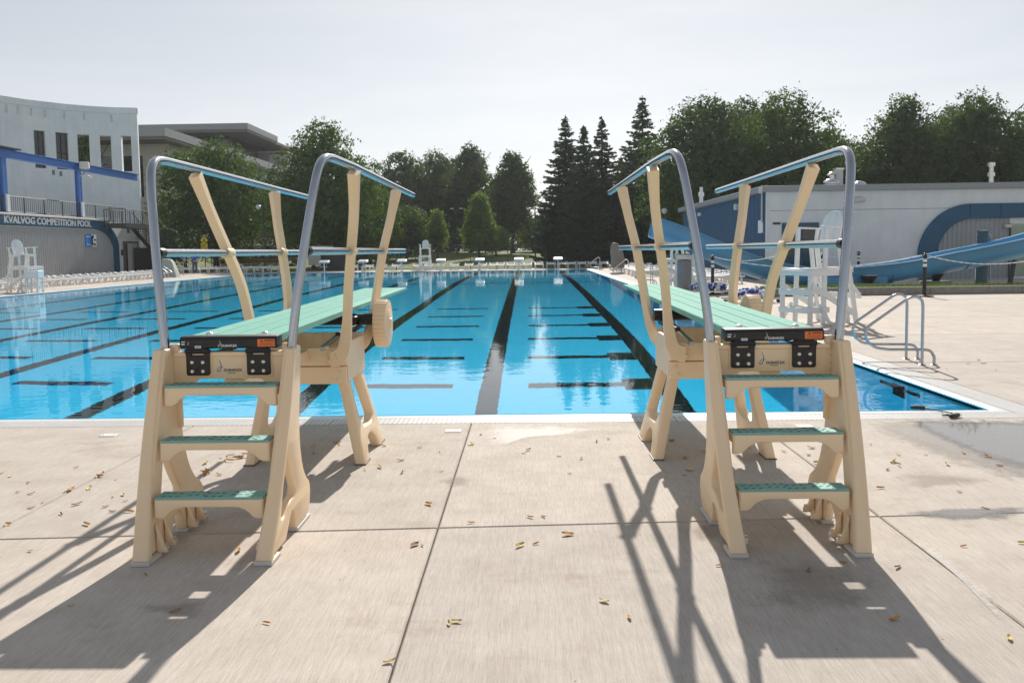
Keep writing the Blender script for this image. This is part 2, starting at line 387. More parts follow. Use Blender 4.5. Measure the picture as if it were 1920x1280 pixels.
def link(name, me, parent=None, loc=None, rot=None, scale=None):
    o = bpy.data.objects.new(name, me); COL.objects.link(o)
    if parent: o.parent = parent
    if loc is not None: o.location = loc
    if rot is not None: o.rotation_euler = rot
    if scale is not None: o.scale = scale
    return o
def tag(o, label, cat, group=None):
    o['label'] = label; o['category'] = cat
    if group: o['group'] = group
    elif 'group' in o: del o['group']
    return o
def struct(o, label=None):
    o['kind'] = 'structure'
    if label: o['label'] = label
    return o
def thing(name, label, cat, loc=(0, 0, 0), rz=0.0, group=None):
    o = link(name, None, loc=loc, rot=(0, 0, rz)); o.empty_display_size = 0.2
    return tag(o, label, cat, group)
def copy_tree(o, parent=None):
    c = o.copy(); COL.objects.link(c)
    if parent: c.parent = parent
    for ch in list(o.children): copy_tree(ch, c)
    return c
def cat_rom(pts, k=6, closed=False):
    P = [Vector(p) for p in pts]; n = len(P); out = []
    rng = range(n if closed else n - 1)
    for i in rng:
        p0 = P[(i - 1) % n] if closed or i > 0 else P[0] * 2 - P[1]
        p1, p2 = P[i], P[(i + 1) % n]
        p3 = P[(i + 2) % n] if closed or i + 2 < n else P[-1] * 2 - P[-2]
        for j in range(k):
            t = j / k
            out.append(0.5 * ((2 * p1) + (p2 - p0) * t + (2 * p0 - 5 * p1 + 4 * p2 - p3) * t * t + (3 * p1 - p0 - 3 * p2 + p3) * t ** 3))
    if not closed: out.append(P[-1])
    return out
def round_poly(pts, r=0.02, k=3):
    """polygon with its corners rounded; a point may carry its own radius as third value"""
    out = []; n = len(pts)
    for i in range(n):
        p = Vector(pts[i][:2]); a = Vector(pts[i - 1][:2]); b = Vector(pts[(i + 1) % n][:2])
        rr = pts[i][2] if len(pts[i]) > 2 else r
        da, db = (a - p), (b - p); rr = min(rr, da.length * 0.45, db.length * 0.45)
        if rr <= 1e-4: out.append(p); continue
        s, e = p + da.normalized() * rr, p + db.normalized() * rr
        for j in range(k + 1):
            t = j / k; out.append(s * (1 - t) ** 2 + p * (2 * t * (1 - t)) + e * t * t)
    return out
def plate_mesh(name, loops, t, mats, fn, bevel=0.006, res=1):
    """flat moulded plate: outlines (u,v) with holes, thickness t along w, rounded edges; fn maps (u,v,w) to space"""
    cu = bpy.data.curves.new(name, 'CURVE'); cu.dimensions = '2D'; cu.fill_mode = 'BOTH'
    cu.extrude = max(1e-4, t / 2 - bevel); cu.bevel_depth = bevel; cu.bevel_resolution = res; cu.offset = -bevel
    for lp in loops:
        sp = cu.splines.new('POLY'); sp.points.add(len(lp) - 1); sp.use_cyclic_u = True
        for p, q in zip(sp.points, lp): p.co = (q[0], q[1], 0, 1)
    ob = bpy.data.objects.new(name, cu); me = bpy.data.meshes.new_from_object(ob)
    bpy.data.objects.remove(ob); bpy.data.curves.remove(cu)
    for v in me.vertices: v.co = Vector(fn(v.co.x, v.co.y, v.co.z))
    me.materials.clear()
    for m in (mats if isinstance(mats, (list, tuple)) else [mats]): me.materials.append(M[m])
    bm = bmesh.new(); bm.from_mesh(me); bmesh.ops.remove_doubles(bm, verts=bm.verts, dist=1e-5); bmesh.ops.recalc_face_normals(bm, faces=bm.faces); bm.to_mesh(me); bm.free()
    me.polygons.foreach_set('use_smooth', [True] * len(me.polygons)); me.set_sharp_from_angle(angle=RAD(34))
    return me
def plate(name, loops, t, mats, fn, parent=None, bevel=0.006, res=1, **k):
    return link(name, plate_mesh(name, loops, t, mats, fn, bevel, res), parent, **k)
def text_mesh(name, body, size, mat, depth=0.002, bold=0.0, xs=1.0, align='LEFT', space=1.0):
    cu = bpy.data.curves.new(name, 'FONT'); cu.body = body; cu.size = size; cu.extrude = depth; cu.offset = bold; cu.align_x = align; cu.space_character = space
    cu.resolution_u = 3
    ob = bpy.data.objects.new(name, cu); me = bpy.data.meshes.new_from_object(ob)
    bpy.data.objects.remove(ob); bpy.data.curves.remove(cu)
    for v in me.vertices: v.co.x *= xs
    me.materials.clear(); me.materials.append(M[mat]); return me
def frame_rot(xa, ya):
    xa, ya = Vector(xa), Vector(ya); za = xa.cross(ya)
    return Matrix((xa, ya, za)).transposed().to_euler()

# ================================================================== THE SETTING
PX0, PX1, PY0, PY1 = -20.5, 4.36, 7.55, 59.7
WATER_Z = -0.03
def ground_z(x, y):
    t = max(0.0, min(1.0, (y - 66.0) / 42.0)); t = t * t * (3 - 2 * t)
    return -0.03 + 1.35 * t
def ground_sheet():
    mb = MB()
    def patch(xs, ys):
        o = len(mb.v)
        for y in ys:
            for x in xs: mb.v.append((x, y, ground_z(x, y)))
        n = len(xs)
        for j in range(len(ys) - 1):
            for i in range(n - 1):
                a = o + j * n + i; mb.f.append((a, a + 1, a + n + 1, a + n)); mb.m.append(0)
    xs = [-400, -250, -150, -100, -70, -50, -34, -20, 0, 20, 42, 60, 100, 150, 250, 400]
    patch(xs, [64] + [66 + 2 * i for i in range(26)] + [140, 200, 300, 400])
    patch([-400, -200, -100, -34], [-200, 0, 64]); patch([42, 100, 200, 400], [-200, 0, 64]); patch([-34, 42], [-200, -34])
    return struct(mb.build('ground', 'grass'), 'mown green lawn rising gently beyond the pool')
ground_sheet()
road = MB()
for x in range(-120, 120, 20):
    road.add([(x, 109, ground_z(0, 120) + .01), (x + 20, 109, ground_z(0, 120) + .01), (x + 20, 117, ground_z(0, 120) + .012), (x, 117, ground_z(0, 120) + .012)], [(0, 1, 2, 3)])
struct(road.build('road', 'asphalt'), 'asphalt street with parked cars beyond the lawn')

deck = MB()
for (x0, x1, y0, y1) in ((-34, PX0 - .6, -34, 64), (PX0 - .6, PX1 + .43, -34, PY0 - .37), (PX1 + .43, 42, -34, 64), (PX0 - .6, PX1 + .43, PY1 + .43, 64)):
    deck.add([(x0, y0, -.022), (x1, y0, -.022), (x1, y1, -.022), (x0, y1, -.022)], [(0, 1, 2, 3)])
deck = struct(deck.build('pool_deck', 'joint_dark'), 'pale brushed concrete deck around the pool')
def slab(c):
    """c: four corners (x,y) counter-clockwise; top at z=0 with a tooled edge"""
    g = 0.0045; e = 0.007
    cx = sum(p[0] for p in c) / 4; cy = sum(p[1] for p in c) / 4
    def ring(d, z): return [(p[0] + (d if p[0] < cx else -d), p[1] + (d if p[1] < cy else -d), z) for p in c]
    mb = MB(); mb.add(ring(g, -.021) + ring(g, -e) + ring(g + e, 0), [(8, 9, 10, 11)] + [(i, (i + 1) % 4, 4 + (i + 1) % 4, 4 + i) for i in range(4)] + [(4 + i, 4 + (i + 1) % 4, 8 + (i + 1) % 4, 8 + i) for i in range(4)])
    me = mb.mesh('slab', 'concrete', 20)
    return link('slab', me, deck)
XS = [-0.53 + 2.56 * k for k in range(-5, 7)]
def yj(x): return 4.465 + 0.055 * x
for a, b in zip(XS[:-1], XS[1:]):
    if a > 8: continue
    slab([(a, 1.5), (b, 1.5), (b, yj(b)), (a, yj(a))])
    slab([(a, yj(a)), (b, yj(b)), (b, PY0 - .375), (a, PY0 - .375)])
for a, b in ((PX1 + .44, 7.6), (7.6, 10.4), (10.4, 13.2), (13.2, 20)):
    for y0, y1 in ((PY0 - .375, 10.6), (10.6, 13.9), (13.9, 17.2), (17.2, 20.5), (20.5, 24.6), (24.6, 35.2), (35.2, 48), (48, 64)):
        slab([(a, y0), (b, y0), (b, y1), (a, y1)])
slab([(-34, -34), (42, -34), (42, 1.5), (-34, 1.5)]); slab([(-34, 1.5), (XS[0], 1.5), (XS[0], 7.17), (-34, 7.17)]); slab([(-34, 7.17), (PX0 - .61, 7.17), (PX0 - .61, 12), (-34, 12)]); slab([(9.71, 1.5), (42, 1.5), (42, 7.17), (9.71, 7.17)])  # first slab: unseen deck behind the camera, extended to bounce light forward
slab([(20, 7.2), (42, 7.2), (42, 24.6), (20, 24.6)]); slab([(20, 24.6), (42, 24.6), (42, 64), (20, 64)])
for i in range(12):
    y0 = 12 + 4.334 * i
    slab([(-34, y0), (-27, y0), (-27, y0 + 4.334), (-34, y0 + 4.334)]); slab([(-27, y0), (PX0 - .61, y0), (PX0 - .61, y0 + 4.334), (-27, y0 + 4.334)])
for i in range(8):
    w = (PX1 + .43 - PX0 + .6) / 8; x0 = PX0 - .6 + w * i
    slab([(x0, PY1 + .44), (x0 + w, PY1 + .44), (x0 + w, 64), (x0, 64)])

# ---- pool basin
floor_prof = [(PY0, -3.8), (26.5, -3.8), (40.0, -2.3), (40.4, -1.75), (PY1, -1.45)]
def floor_z(y):
    for (a, za), (b, zb) in zip(floor_prof[:-1], floor_prof[1:]):
        if a <= y <= b: return za + (zb - za) * (y - a) / (b - a)
    return -1.45
bs = MB()
for (a, za), (b, zb) in zip(floor_prof[:-1], floor_prof[1:]):
    bs.add([(PX0, a, za), (PX1, a, za), (PX1, b, zb), (PX0, b, zb)], [(0, 1, 2, 3)])
    for X in (PX0, PX1): bs.add([(X, a, za), (X, b, zb), (X, b, 0), (X, a, 0)], [(0, 1, 2, 3)])
bs.add([(PX0, PY0, -3.8), (PX1, PY0, -3.8), (PX1, PY0, 0), (PX0, PY0, 0)], [(0, 1, 2, 3)])
bs.add([(PX0, PY1, -1.45), (PX1, PY1, -1.45), (PX1, PY1, 0), (PX0, PY1, 0)], [(0, 1, 2, 3)])
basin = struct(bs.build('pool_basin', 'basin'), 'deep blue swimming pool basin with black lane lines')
def floor_strip(name, x0, x1, y0, y1, lift=.006):
    ys = [y0] + [y for (y, _) in floor_prof if y0 < y < y1] + [y1]; mb = MB()
    for a, b in zip(ys[:-1], ys[1:]):
        mb.add([(x0, a, floor_z(a) + lift), (x1, a, floor_z(a) + lift), (x1, b, floor_z(b) + lift), (x0, b, floor_z(b) + lift)], [(0, 1, 2, 3)])
    o = mb.build(name, 'black_tile', basin); o.cycles.is_caustics_receiver = True; return o
LX = [2.3 - 2.95 * i for i in range(8)]
for x in LX:
    floor_strip('lane_line', x - .17, x + .17, 9.3, 58.0)
    floor_strip('lane_line_end', x - .5, x + .5, 58.02, 58.32)
for k in range(6):
    y = 13.3 + 2.48 * k
    for i in range(7):
        c = (LX[i] + LX[i + 1]) / 2; floor_strip('cross_mark', c - .83, c + .83, y, y + .3)
    floor_strip('cross_mark_end', 1.60, 2.125, y - .25, y + .55)
for y in (9.38, 11.9, 14.4, 16.9):
    t = MB(); t.box(PX1 - .004, PX1 + .01, y - .16, y + .16, -1.0, -.30); t.box(PX1 - .006, PX1 + .01, y - .5, y + .5, -.62, -.42)
    t.build('wall_target', 'black_tile', basin).cycles.is_caustics_receiver = True
dm = link('depth_marking', text_mesh('depth_marking', '12 FT 6 IN', .13, 'black_tile', .001, .002, 1.0), basin, loc=(PX1 - .004, 8.95, -.145), rot=frame_rot((0, -1, 0), (0, 0, 1)))
basin.cycles.is_caustics_receiver = True

# ---- overflow gutter: white lip and grating on all four sides
gutter = link('pool_gutter', None); struct(gutter, 'white overflow gutter and grating round the pool edge')
def lip_side(p, q, out):
    """p->q along the water edge, out = outward unit (x,y)"""
    prof = [(0.0, -.20), (0.0, -.018), (.015, -.004), (.05, .004), (.13, .004), (.15, -.003), (.15, -.05)]
    p, q, o = Vector((*p, 0)), Vector((*q, 0)), Vector((*out, 0)); mb = MB(); d = (q - p).normalized()
    pts = [[e + o * a + Vector((0, 0, z)) + d * (s * (a)) for (a, z) in prof] for e, s in ((p, -1), (q, 1))]
    n = len(prof); mb.add(pts[0] + pts[1], [(i, i + 1, n + i + 1, n + i) for i in range(n - 1)]); mb.build('gutter_lip', 'gutter_white', gutter)
def grate_side(p, q, out, w):
    p, q, o = Vector((*p, 0)), Vector((*q, 0)), Vector((*out, 0)); d = (q - p).normalized(); L = (q - p).length
    n = max(1, round(L / 3.1))
    for i in range(n):
        a, b = p + d * (L * i / n + .003), p + d * (L * (i + 1) / n - .003); a += o * .156; b += o * .156
        mb = MB(); vs = [a, b, b + o * w, a + o * w]; vs = [v + Vector((0, 0, -.03)) for v in vs] + [v + Vector((0, 0, -.001)) for v in vs]
        mb.add(vs, [(4, 5, 6, 7), (0, 1, 5, 4), (1, 2, 6, 5), (2, 3, 7, 6), (3, 0, 4, 7)]); mb.build('grating', 'grate', gutter)
lip_side((PX0, PY0), (PX1, PY0), (0, -1)); lip_side((PX1, PY0), (PX1, PY1), (1, 0)); lip_side((PX1, PY1), (PX0, PY1), (0, 1)); lip_side((PX0, PY1), (PX0, PY0), (-1, 0))
grate_side((PX0 - .4, PY0), (PX1 + .157, PY0), (0, -1), .21); grate_side((PX1, PY0 - .36), (PX1, PY1 + .4), (1, 0), .275)
grate_side((PX1 + .157, PY1), (PX0 - .157, PY1), (0, 1), .275); grate_side((PX0, PY1 + .4), (PX0, PY0 - .15), (-1, 0), .44)

wt = MB(); nx, ny = 12, 26
for j in range(ny + 1):
    for i in range(nx + 1): wt.v.append((PX0 + (PX1 - PX0) * i / nx, PY0 + (PY1 - PY0) * j / ny, WATER_Z))
for j in range(ny):
    for i in range(nx): a = j * (nx + 1) + i; wt.f.append((a, a + 1, a + nx + 2, a + nx + 1)); wt.m.append(0)
water = struct(wt.build('pool_water', 'water'), 'clear blue pool water reflecting trees and sky'); water.cycles.is_caustics_caster = True
if water.data.polygons[0].normal.z < 0: water.data.flip_normals()

# ================================================================== DIVING BOARDS
def yz(x):            # plate drawn in (y,z), thickness along x
    return lambda u, v, w: (x + w, u, v)
def xz(y): return lambda u, v, w: (u, y + w, v)
def rect(x0, x1, z0, z1, r=0.006): return round_poly([(x0, z0), (x1, z0), (x1, z1), (x0, z1)], r)
def swoosh(cx, cz, s):
    """the thin curling stroke of the emblem as one flat outline, plus its bar"""
    path = [(-.12, .62), (-.02, .42), (.06, .15), (.05, -.12), (-.06, -.32), (-.2, -.38), (-.25, -.28), (-.17, -.12), (.0, -.02), (.3, .0)]
    wid = [.01, .035, .055, .06, .06, .05, .045, .04, .03, .012]
    P = cat_rom([(a, b, 0) for a, b in path], 4); W = cat_rom([(w, 0, 0) for w in wid], 4)
    L, Rr = [], []
    for i, p in enumerate(P):
        t = (P[min(i + 1, len(P) - 1)] - P[max(i - 1, 0)]).normalized(); n = Vector((-t.y, t.x, 0)) * W[i].x * .5
        L.append(p + n); Rr.append(p - n)
    return L, Rr, cx, cz, s
def swoosh_mesh(name, cx, cz, s, y, mat, d=.0015):
    L, Rr, *_ = swoosh(cx, cz, s); mb = MB(); n = len(L)
    vs = [(cx + p.x * s, y, cz + p.y * s) for p in L] + [(cx + p.x * s, y, cz + p.y * s) for p in Rr]
    vs += [(a, y + d, c) for (a, _, c) in vs]
    mb.add(vs, [(i, i + 1, n + i + 1, n + i) for i in range(n - 1)]); return mb.mesh(name, mat)

def diving_stand(label, loc, rz):
    root = thing('diving_board', label, 'diving board', loc, rz, 'twin springboards on the near pool edge')
    T = 'tan_plastic'
    # ---- ladder side frames
    for s in (-1, 1):
        outer = round_poly([(0, .02, .004), (.28, .02, .01), (.33, .075), (.375, .135), (.42, .15), (.455, .125), (.475, .02, .01), (.70, .02, .02), (.755, .07), (.77, .16), (.745, .22), (.675, .262), (.605, .345), (.555, .48), (.535, .64), (.56, .85), (.57, 1.055, .02), (.40, 1.055, .01)], .05, 4)
        hole = round_poly([(.30, .545, .02), (.335, .50), (.385, .385), (.465, .262, .03), (.44, .222, .02), (.35, .212), (.255, .155), (.195, .165, .02)], .05, 4)
        xo = lambda z, s=s: s * (.318 + .032 * z / 1.05)
        side = plate('ladder_side', [outer, list(reversed(hole))], .05, T, lambda u, v, w, xo=xo: (xo(v) + w, u, v), root, bevel=.011, res=2)
        # broad front flange with rib, foot cap
        fl = MB(); n = 10
        secs = []
        for i in range(n + 1):
            z = .02 + 1.035 * i / n; y = .40 * (z - .02) / 1.035
            wdt = .088 + (.052 - .088) * (i / n) ** .8
            xout = s * (.358 + .034 * i / n) + s * .012 * sin(pi * i / n)
            xin = xout - s * wdt
            secs.append([(xin, y - .012, z), (xout, y - .012, z), (xout, y + .03, z), (xin, y + .03, z)])
        vs = [p for q in secs for p in q]; fs = []
        for i in range(n):
            for j in range(4): a = i * 4 + j; b = i * 4 + (j + 1) % 4; fs.append((a, b, b + 4, a + 4))
        fs += [(0, 1, 2, 3), (n * 4, n * 4 + 1, n * 4 + 2, n * 4 + 3)]
        fl.add(vs, fs); fl.build('front_flange', T, root, bevel=.009)
        MB().box(s * .314 - .048, s * .314 + .048, -.016, .13, 0, .021).build('foot_plate', 'pale_cap', root, bevel=.004)
        MB().box(s * .318 - .032, s * .318 + .032, .48, .74, 0, .021).build('foot_plate', 'pale_cap', root, bevel=.004)
        # inner ribs and anchor bolts at the feet
        for (ya, yb) in ((.10, .30), (.47, .72)):
            xi = s * .318 - s * .025
            for k in range(2):
                y = ya + (yb - ya) * (k + .35) / 2
                rp = round_poly([(0, .02), (.06, .02), (.06, .045, .012), (.036, .06), (.014, .12), (0, .18)], .02)
                plate('foot_rib', [rp], .03, T, lambda u, v, w, s=s, xi=xi, y=y: (xi - s * u, y + w, v), root, bevel=.006)
            for k in range(2):
                MB().lathe([(.014, .02), (.014, .045), (.009, .047), (.009, .065)], 8, c=(xi - s * .05, ya + (yb - ya) * (k + .35) / 2, 0)).build('anchor_bolt', 'bolt_steel', root)
        # outer clamp bolts
        for z in (.99, .90): MB().lathe([(.016, 0), (.016, .008), (.010, .010), (.008, .016)], 10, axis='X', c=(s * .352 + (0 if s > 0 else -.016), .52, z)).build('clamp_bolt', 'bolt_steel', root)
        # slotted channel behind the panel
        ch = plate('adjusting_channel', [rect(.33, .40, .60, 1.075, .01)], .028, T, lambda u, v, w, s=s: (s * (u - .04), .50 + w, v), root, bevel=.005)
        for z in (1.045, 1.01, .965, .92, .885): MB().lathe([(.009, 0), (.009, .006), (.005, .008)], 8, axis='Y', c=(s * .325, .478, z)).build('channel_bolt', 'bolt_steel', root)
    # ---- steps
    for (y, z, hw) in ((.108, .318, .285), (.212, .592, .292), (.318, .868, .305)):
        st = thing_part('step', root)
        face = round_poly([(-hw, -.115, .004), (-hw + .05, -.112), (-hw + .085, -.072, .03), (-hw + .13, -.052, .03), (hw - .13, -.052, .03), (hw - .085, -.072, .03), (hw - .05, -.112), (hw, -.115, .004), (hw, -.012, .004), (-hw, -.012, .004)], .02, 3)
        plate('step_beam', [face], .03, T, lambda u, v, w, y=y, z=z: (u, y + .01 + w, z + v), st, bevel=.006)
        MB().box(-hw, hw, y + .026, y + .112, z - .06, z - .013).build('step_pan', T, st, bevel=.006)
        MB().box(-hw + .002, hw - .002, y - .001, y + .110, z - .0125, z).build('tread', 'teal_tread', st, bevel=.003)
        sl_ = MB(); k = 0
        for r in range(4):
            for c in range(13):
                x = -hw + .04 + (2 * hw - .08) * (c + (.5 if r % 2 else 0)) / 13
                if (c // 3 + r) % 2: continue
                yy = y + .018 + .025 * r
                sl_.bar((x - .009, yy - .004, z + .0006), (x + .009, yy + .004, z + .0006), .0055, .0012)
        sl_.build('drain_slot', 'black_slot', st)['kind'] = 'stuff'
    # ---- front panel with hinges
    pan = thing_part('front_panel', root)
    po = round_poly([(-.325, .838), (-.225, .838), (-.19, .876, .03), (.17, .876, .03), (.205, .838), (.325, .838), (.325, 1.032), (-.325, 1.032)], .012, 3)
    plate('panel', [po], .045, T, xz(.505), pan, bevel=.008)
    MB().box(-.315, .315, .470, .484, 1.004, 1.03).build('panel_ridge', T, pan, bevel=.005)
    for hx in (-.175, .165):
        plate('hinge_recess', [rect(hx - .075, hx + .075, .885, 1.028, .012)], .012, T, xz(.480), pan, bevel=.005)
        hg = thing_part('hinge', root)
        neck = round_poly([(hx - .065, .90, .012), (hx + .065, .90, .012), (hx + .065, 1.0), (hx + .068, 1.035), (hx + .05, 1.056), (hx - .05, 1.056), (hx - .068, 1.035), (hx - .065, 1.0)], .008)
        slot = rect(hx - .034, hx + .034, 1.012, 1.026, .004)
        plate('hinge_plate', [neck, list(reversed(slot))], .022, 'black_plastic', xz(.465), hg, bevel=.005)
        MB().lathe([(.014, -.068), (.014, .068)], 10, axis='X', c=(hx, .462, 1.036)).build('hinge_pin', 'black_plastic', hg)
        for bx in (-.03, .03):
            for bz in (.924, .974): MB().lathe([(.0115, .004), (.0115, 0), (.006, -.004)], 6, axis='Y', c=(hx + bx, .4505, bz)).build('hinge_bolt', 'bolt_steel', hg)
        link('hinge_emblem', swoosh_mesh('hinge_emblem', hx, .94, .035, .4525, 'black_slot'), hg)
    link('emblem', swoosh_mesh('emblem', -.058, .945, .072, .4815, 'logo_blue'), pan)
    link('brand_lettering', text_mesh('brand_lettering', 'DURAFLEX', .0215, 'logo_ink', .0006, .0004, .98), pan, loc=(-.040, .4815, .918), rot=(pi / 2, 0, 0))
    MB().box(-.018, .028, .4810, .4814, .9082, .9112).build('small_print', 'logo_ink', pan)
    # ---- anchor bar across the board's heel
    bar = thing_part('anchor_bar', root)
    ol = round_poly([(.455, 1.050, .012), (.56, 1.050), (.56, 1.118, .012), (.47, 1.118, .016), (.455, 1.103, .01)], .006)
    plate('bar_body', [ol], .545, 'black_plastic', yz(0), bar, bevel=.004)
    plate('warning_sticker', [rect(.165, .262, 1.059, 1.101, .003)], .0024, 'orange_sticker', xz(.4545), bar, bevel=.0004)
    tm = MB(); tm.add([(.183, .4529, 1.086), (.197, .4529, 1.086), (.19, .4529, 1.098)], [(0, 1, 2)])
    for r, (a, b) in enumerate(((.17, .257), (.18, .25), (.176, .254))): tm.box(a, b, .4528, .4531, 1.066 + .006 * r, 1.0675 + .006 * r)
    tm.build('warning_print', 'sticker_text', bar)
    link('warning_print', text_mesh('warning_print', 'WARNING', .011, 'sticker_text', .0003, .0003), bar, loc=(.203, .4528, 1.089), rot=(pi / 2, 0, 0))
    plate('serial_sticker', [rect(-.186, -.152, 1.054, 1.067, .001)], .0024, 'sticker_white', xz(.4545), bar, bevel=.0004)
    MB().box(-.181, -.157, .4528, .4531, 1.0585, 1.0625).build('serial_print', 'logo_blue', bar)
    MB().box(-.262, -.243, .4541, .4544, 1.073, 1.080).build('maker_print', 'sticker_white', bar)
    MB().box(-.262, -.240, .4541, .4544, 1.087, 1.0915).build('maker_print', 'sticker_white', bar)
    link('maker_emblem', swoosh_mesh('maker_emblem', -.222, 1.082, .022, .4540, 'sticker_white'), bar)
    link('bar_emblem', swoosh_mesh('bar_emblem', -.045, 1.077, .04, .4540, 'sticker_white'), bar)
    link('bar_lettering', text_mesh('bar_lettering', 'DURAFLEX', .018, 'sticker_white', .0004, .0005), bar, loc=(-.038, .4540, 1.060), rot=(pi / 2, 0, 0))
    # ---- springboard: extruded profile with grooves, rising slightly to the tip
    sec = [(-.249, -.036), (-.249, -.004), (-.244, 0)]
    for g in (-.125, 0, .125): sec += [(g - .006, 0), (g - .004, -.004), (g + .004, -.004), (g + .006, 0)]
    sec += [(.244, 0), (.249, -.004), (.249, -.036), (.236, -.038), (.236, -.012), (-.236, -.012), (-.236, -.038)]
    ys = [.475, .9, 1.5, 2.2, 3.0, 3.8, 4.6, 5.36, 5.385]; bm_ = MB()
    bm_.sweep([(0, y, 1.116 + .030 * ((y - .475) / 4.9)) for y in ys], sec, scales=[(1, 1.25 - .5 * i / 8) for i in range(9)])
    bd = bm_.build('springboard', 'mint_board', root)
    pf = MB()
    for g in (-.1875, -.0625, .0625, .1875):
        pass
    for r in (-.062, .062):
        for i in range(150):
            y = .66 + i * .03; z = 1.1163 + .030 * ((y - .475) / 4.9)
            pf.box(r - .003, r + .003, y, y + .012, z - .001, z + .0006)
    pf.build('board_perforation', 'teal_tread', bd)['kind'] = 'stuff'
    for x in (-.16, .16): MB().lathe([(.021, 0), (.020, .006), (.013, .012), (.004, .014)], 12, c=(x, .60, 1.117)).build('board_bolt', 'bolt_steel', bd)
    # ---- beams
    for s in (-1, 1):
        MB().box(s * .322 - .013, s * .322 + .013, 1.90, 2.50, .62, .905).build('tray_side', T, root, bevel=.004)
        # rail post with boot bolted to the beam
        sect = [(-.031, -.030), (.031, -.030), (.031, .030), (-.031, .030)]
        pa = cat_rom([(s * .225, 1.835, .80), (s * .275, 1.835, .808), (s * .325, 1.835, .865), (s * .352, 1.83, 1.05), (s * .385, 1.77, 1.33), (s * .435, 1.66, 1.58), (s * .49, 1.53, 1.84), (s * .53, 1.38, 2.10)], 5)
        n = len(pa); sc_ = [(1.9 - .95 * min(1, max(0, i - 5) / 11), .95) if i < n - 5 else (.95 + .25 * (i - n + 5) / 5, .95 + .35 * (i - n + 5) / 5) for i in range(n)]
        po_ = MB().sweep(pa, sect, up=(0, -1, 0), scales=sc_).build('rail_post', T, root, bevel=.008)
        for (x, z) in ((.245, .845), (.225, .785)): MB().lathe([(.016, 0), (.014, -.008), (.005, -.012)], 10, axis='Y', c=(s * x, 1.810, z)).build('post_bolt', T, po_)
        pb = cat_rom([(s * .255, 2.56, .80), (s * .30, 2.585, .815), (s * .335, 2.64, .885), (s * .36, 2.76, 1.03), (s * .385, 2.85, 1.25), (s * .435, 2.90, 1.58), (s * .49, 2.97, 1.84), (s * .535, 3.06, 2.10)], 5)
        n = len(pb); sc_ = [(1.6 - .7 * min(1, i / 16), .95) if i < n - 5 else (.9 + .25 * (i - n + 5) / 5, .95 + .35 * (i - n + 5) / 5) for i in range(n)]
        pb_ = MB().sweep(pb, sect, up=(0, -1, 0), scales=sc_).build('rail_post', T, root, bevel=.008)
        for (x, z) in ((.30, .865), (.29, .79)): MB().lathe([(.014, 0), (.012, -.008), (.005, -.012)], 10, axis='Y', c=(s * x, 2.555, z)).build('post_bolt', T, pb_)
        # collars where the middle rail passes
        for (p, dx) in (((s * .435, 1.66, 1.58), 0), ((s * .435, 2.90, 1.58), 0)):
            MB().lathe([(.036, -.055), (.038, -.045), (.038, .045), (.036, .055)], 14, axis='Y', c=p).build('rail_collar', T, root)
        # tubes
        up = cat_rom([(s * .352, .462, 1.02), (s * .358, .462, 1.09), (s * .385, .490, 1.33), (s * .422, .540, 1.62), (s * .463, .605, 1.92)], 5)
        bend = [(s * .463, .605, 1.92), (s * .478, .640, 2.025), (s * .489, .690, 2.09), (s * .499, .770, 2.127), (s * .506, .89, 2.138)]
        tp = up[:-1] + cat_rom(bend, 4) + [(s * .52, 1.38, 2.141), (s * .53, 3.06, 2.133), (s * .535, 4.08, 2.13)]
        MB().tube(tp, .0255, 14).build('handrail', 'steel', root)
        MB().tube([(s * .419, .59, 1.585), (s * .435, 1.66, 1.58), (s * .437, 4.06, 1.575)], .024, 14).build('middle_rail', 'steel', root)
        MB().lathe([(.03, -.03), (.03, .03)], 12, axis='Y', c=(s * .419, .585, 1.585)).build('rail_socket', 'black_plastic', root)
        # pedestal frame, splayed
        pe = round_poly([(1.86, .0, .01), (2.03, .0, .01), (2.07, .09), (2.15, .155), (2.27, .16), (2.39, .10), (2.44, 0, .01), (2.66, 0, .02), (2.60, .18), (2.50, .48), (2.43, .735), (1.90, .735), (1.905, .45)], .03, 4)
        ph = round_poly([(2.02, .655), (2.32, .655), (2.375, .50), (2.465, .27, .03), (2.38, .215), (2.24, .225), (2.10, .235), (2.035, .30), (2.01, .45)], .035, 4)
        xs_ = lambda z, s=s: s * (.415 - .15 * z / .735)
        plate('pedestal_leg', [pe, list(reversed(ph))], .075, T, lambda u, v, w, xs_=xs_: (xs_(v) + w, u, v), root, bevel=.014, res=2)
        for ya, yb in ((1.865, 2.03), (2.455, 2.645)): MB().box(s * .415 - .042, s * .415 + .042, ya - .008, yb + .008, -.0, .010).build('foot_plate', 'door_brown', root)
    # cross members
    for ya in (1.95, 2.36): MB().box(-.30, .30, ya, ya + .07, .66, .735).build('pedestal_crossbar', T, root, bevel=.008)
    MB().box(-.06, .06, .53, 1.851, .78, .865).build('spine_beam', T, root, bevel=.006)
    plate('tray_front', [round_poly([(-.335, .745), (.335, .745), (.335, .878), (-.335, .878)], .012)], .04, T, xz(1.872), root, bevel=.007)
    plate('tray_front_lower', [round_poly([(-.33, .608), (.33, .608), (.33, .737), (-.33, .737)], .012)], .04, T, xz(1.876), root, bevel=.007)
    for sx in (-.29, -.27, .27, .29):
        MB().lathe([(.013, 0), (.011, -.007), (.004, -.010)], 10, axis='Y', c=(sx, 1.855, .70 if abs(sx) > .28 else .645)).build('tray_bolt', T, root)
    plate('tray_rear', [round_poly([(-.33, .70), (.33, .70), (.33, .925), (-.33, .925)], .012)], .03, T, xz(2.515), root, bevel=.006)
    for k in range(7): MB().box(-.27 + .09 * k - .004, -.27 + .09 * k + .004, 2.494, 2.50, .71, .915).build('tray_rib', T, root)
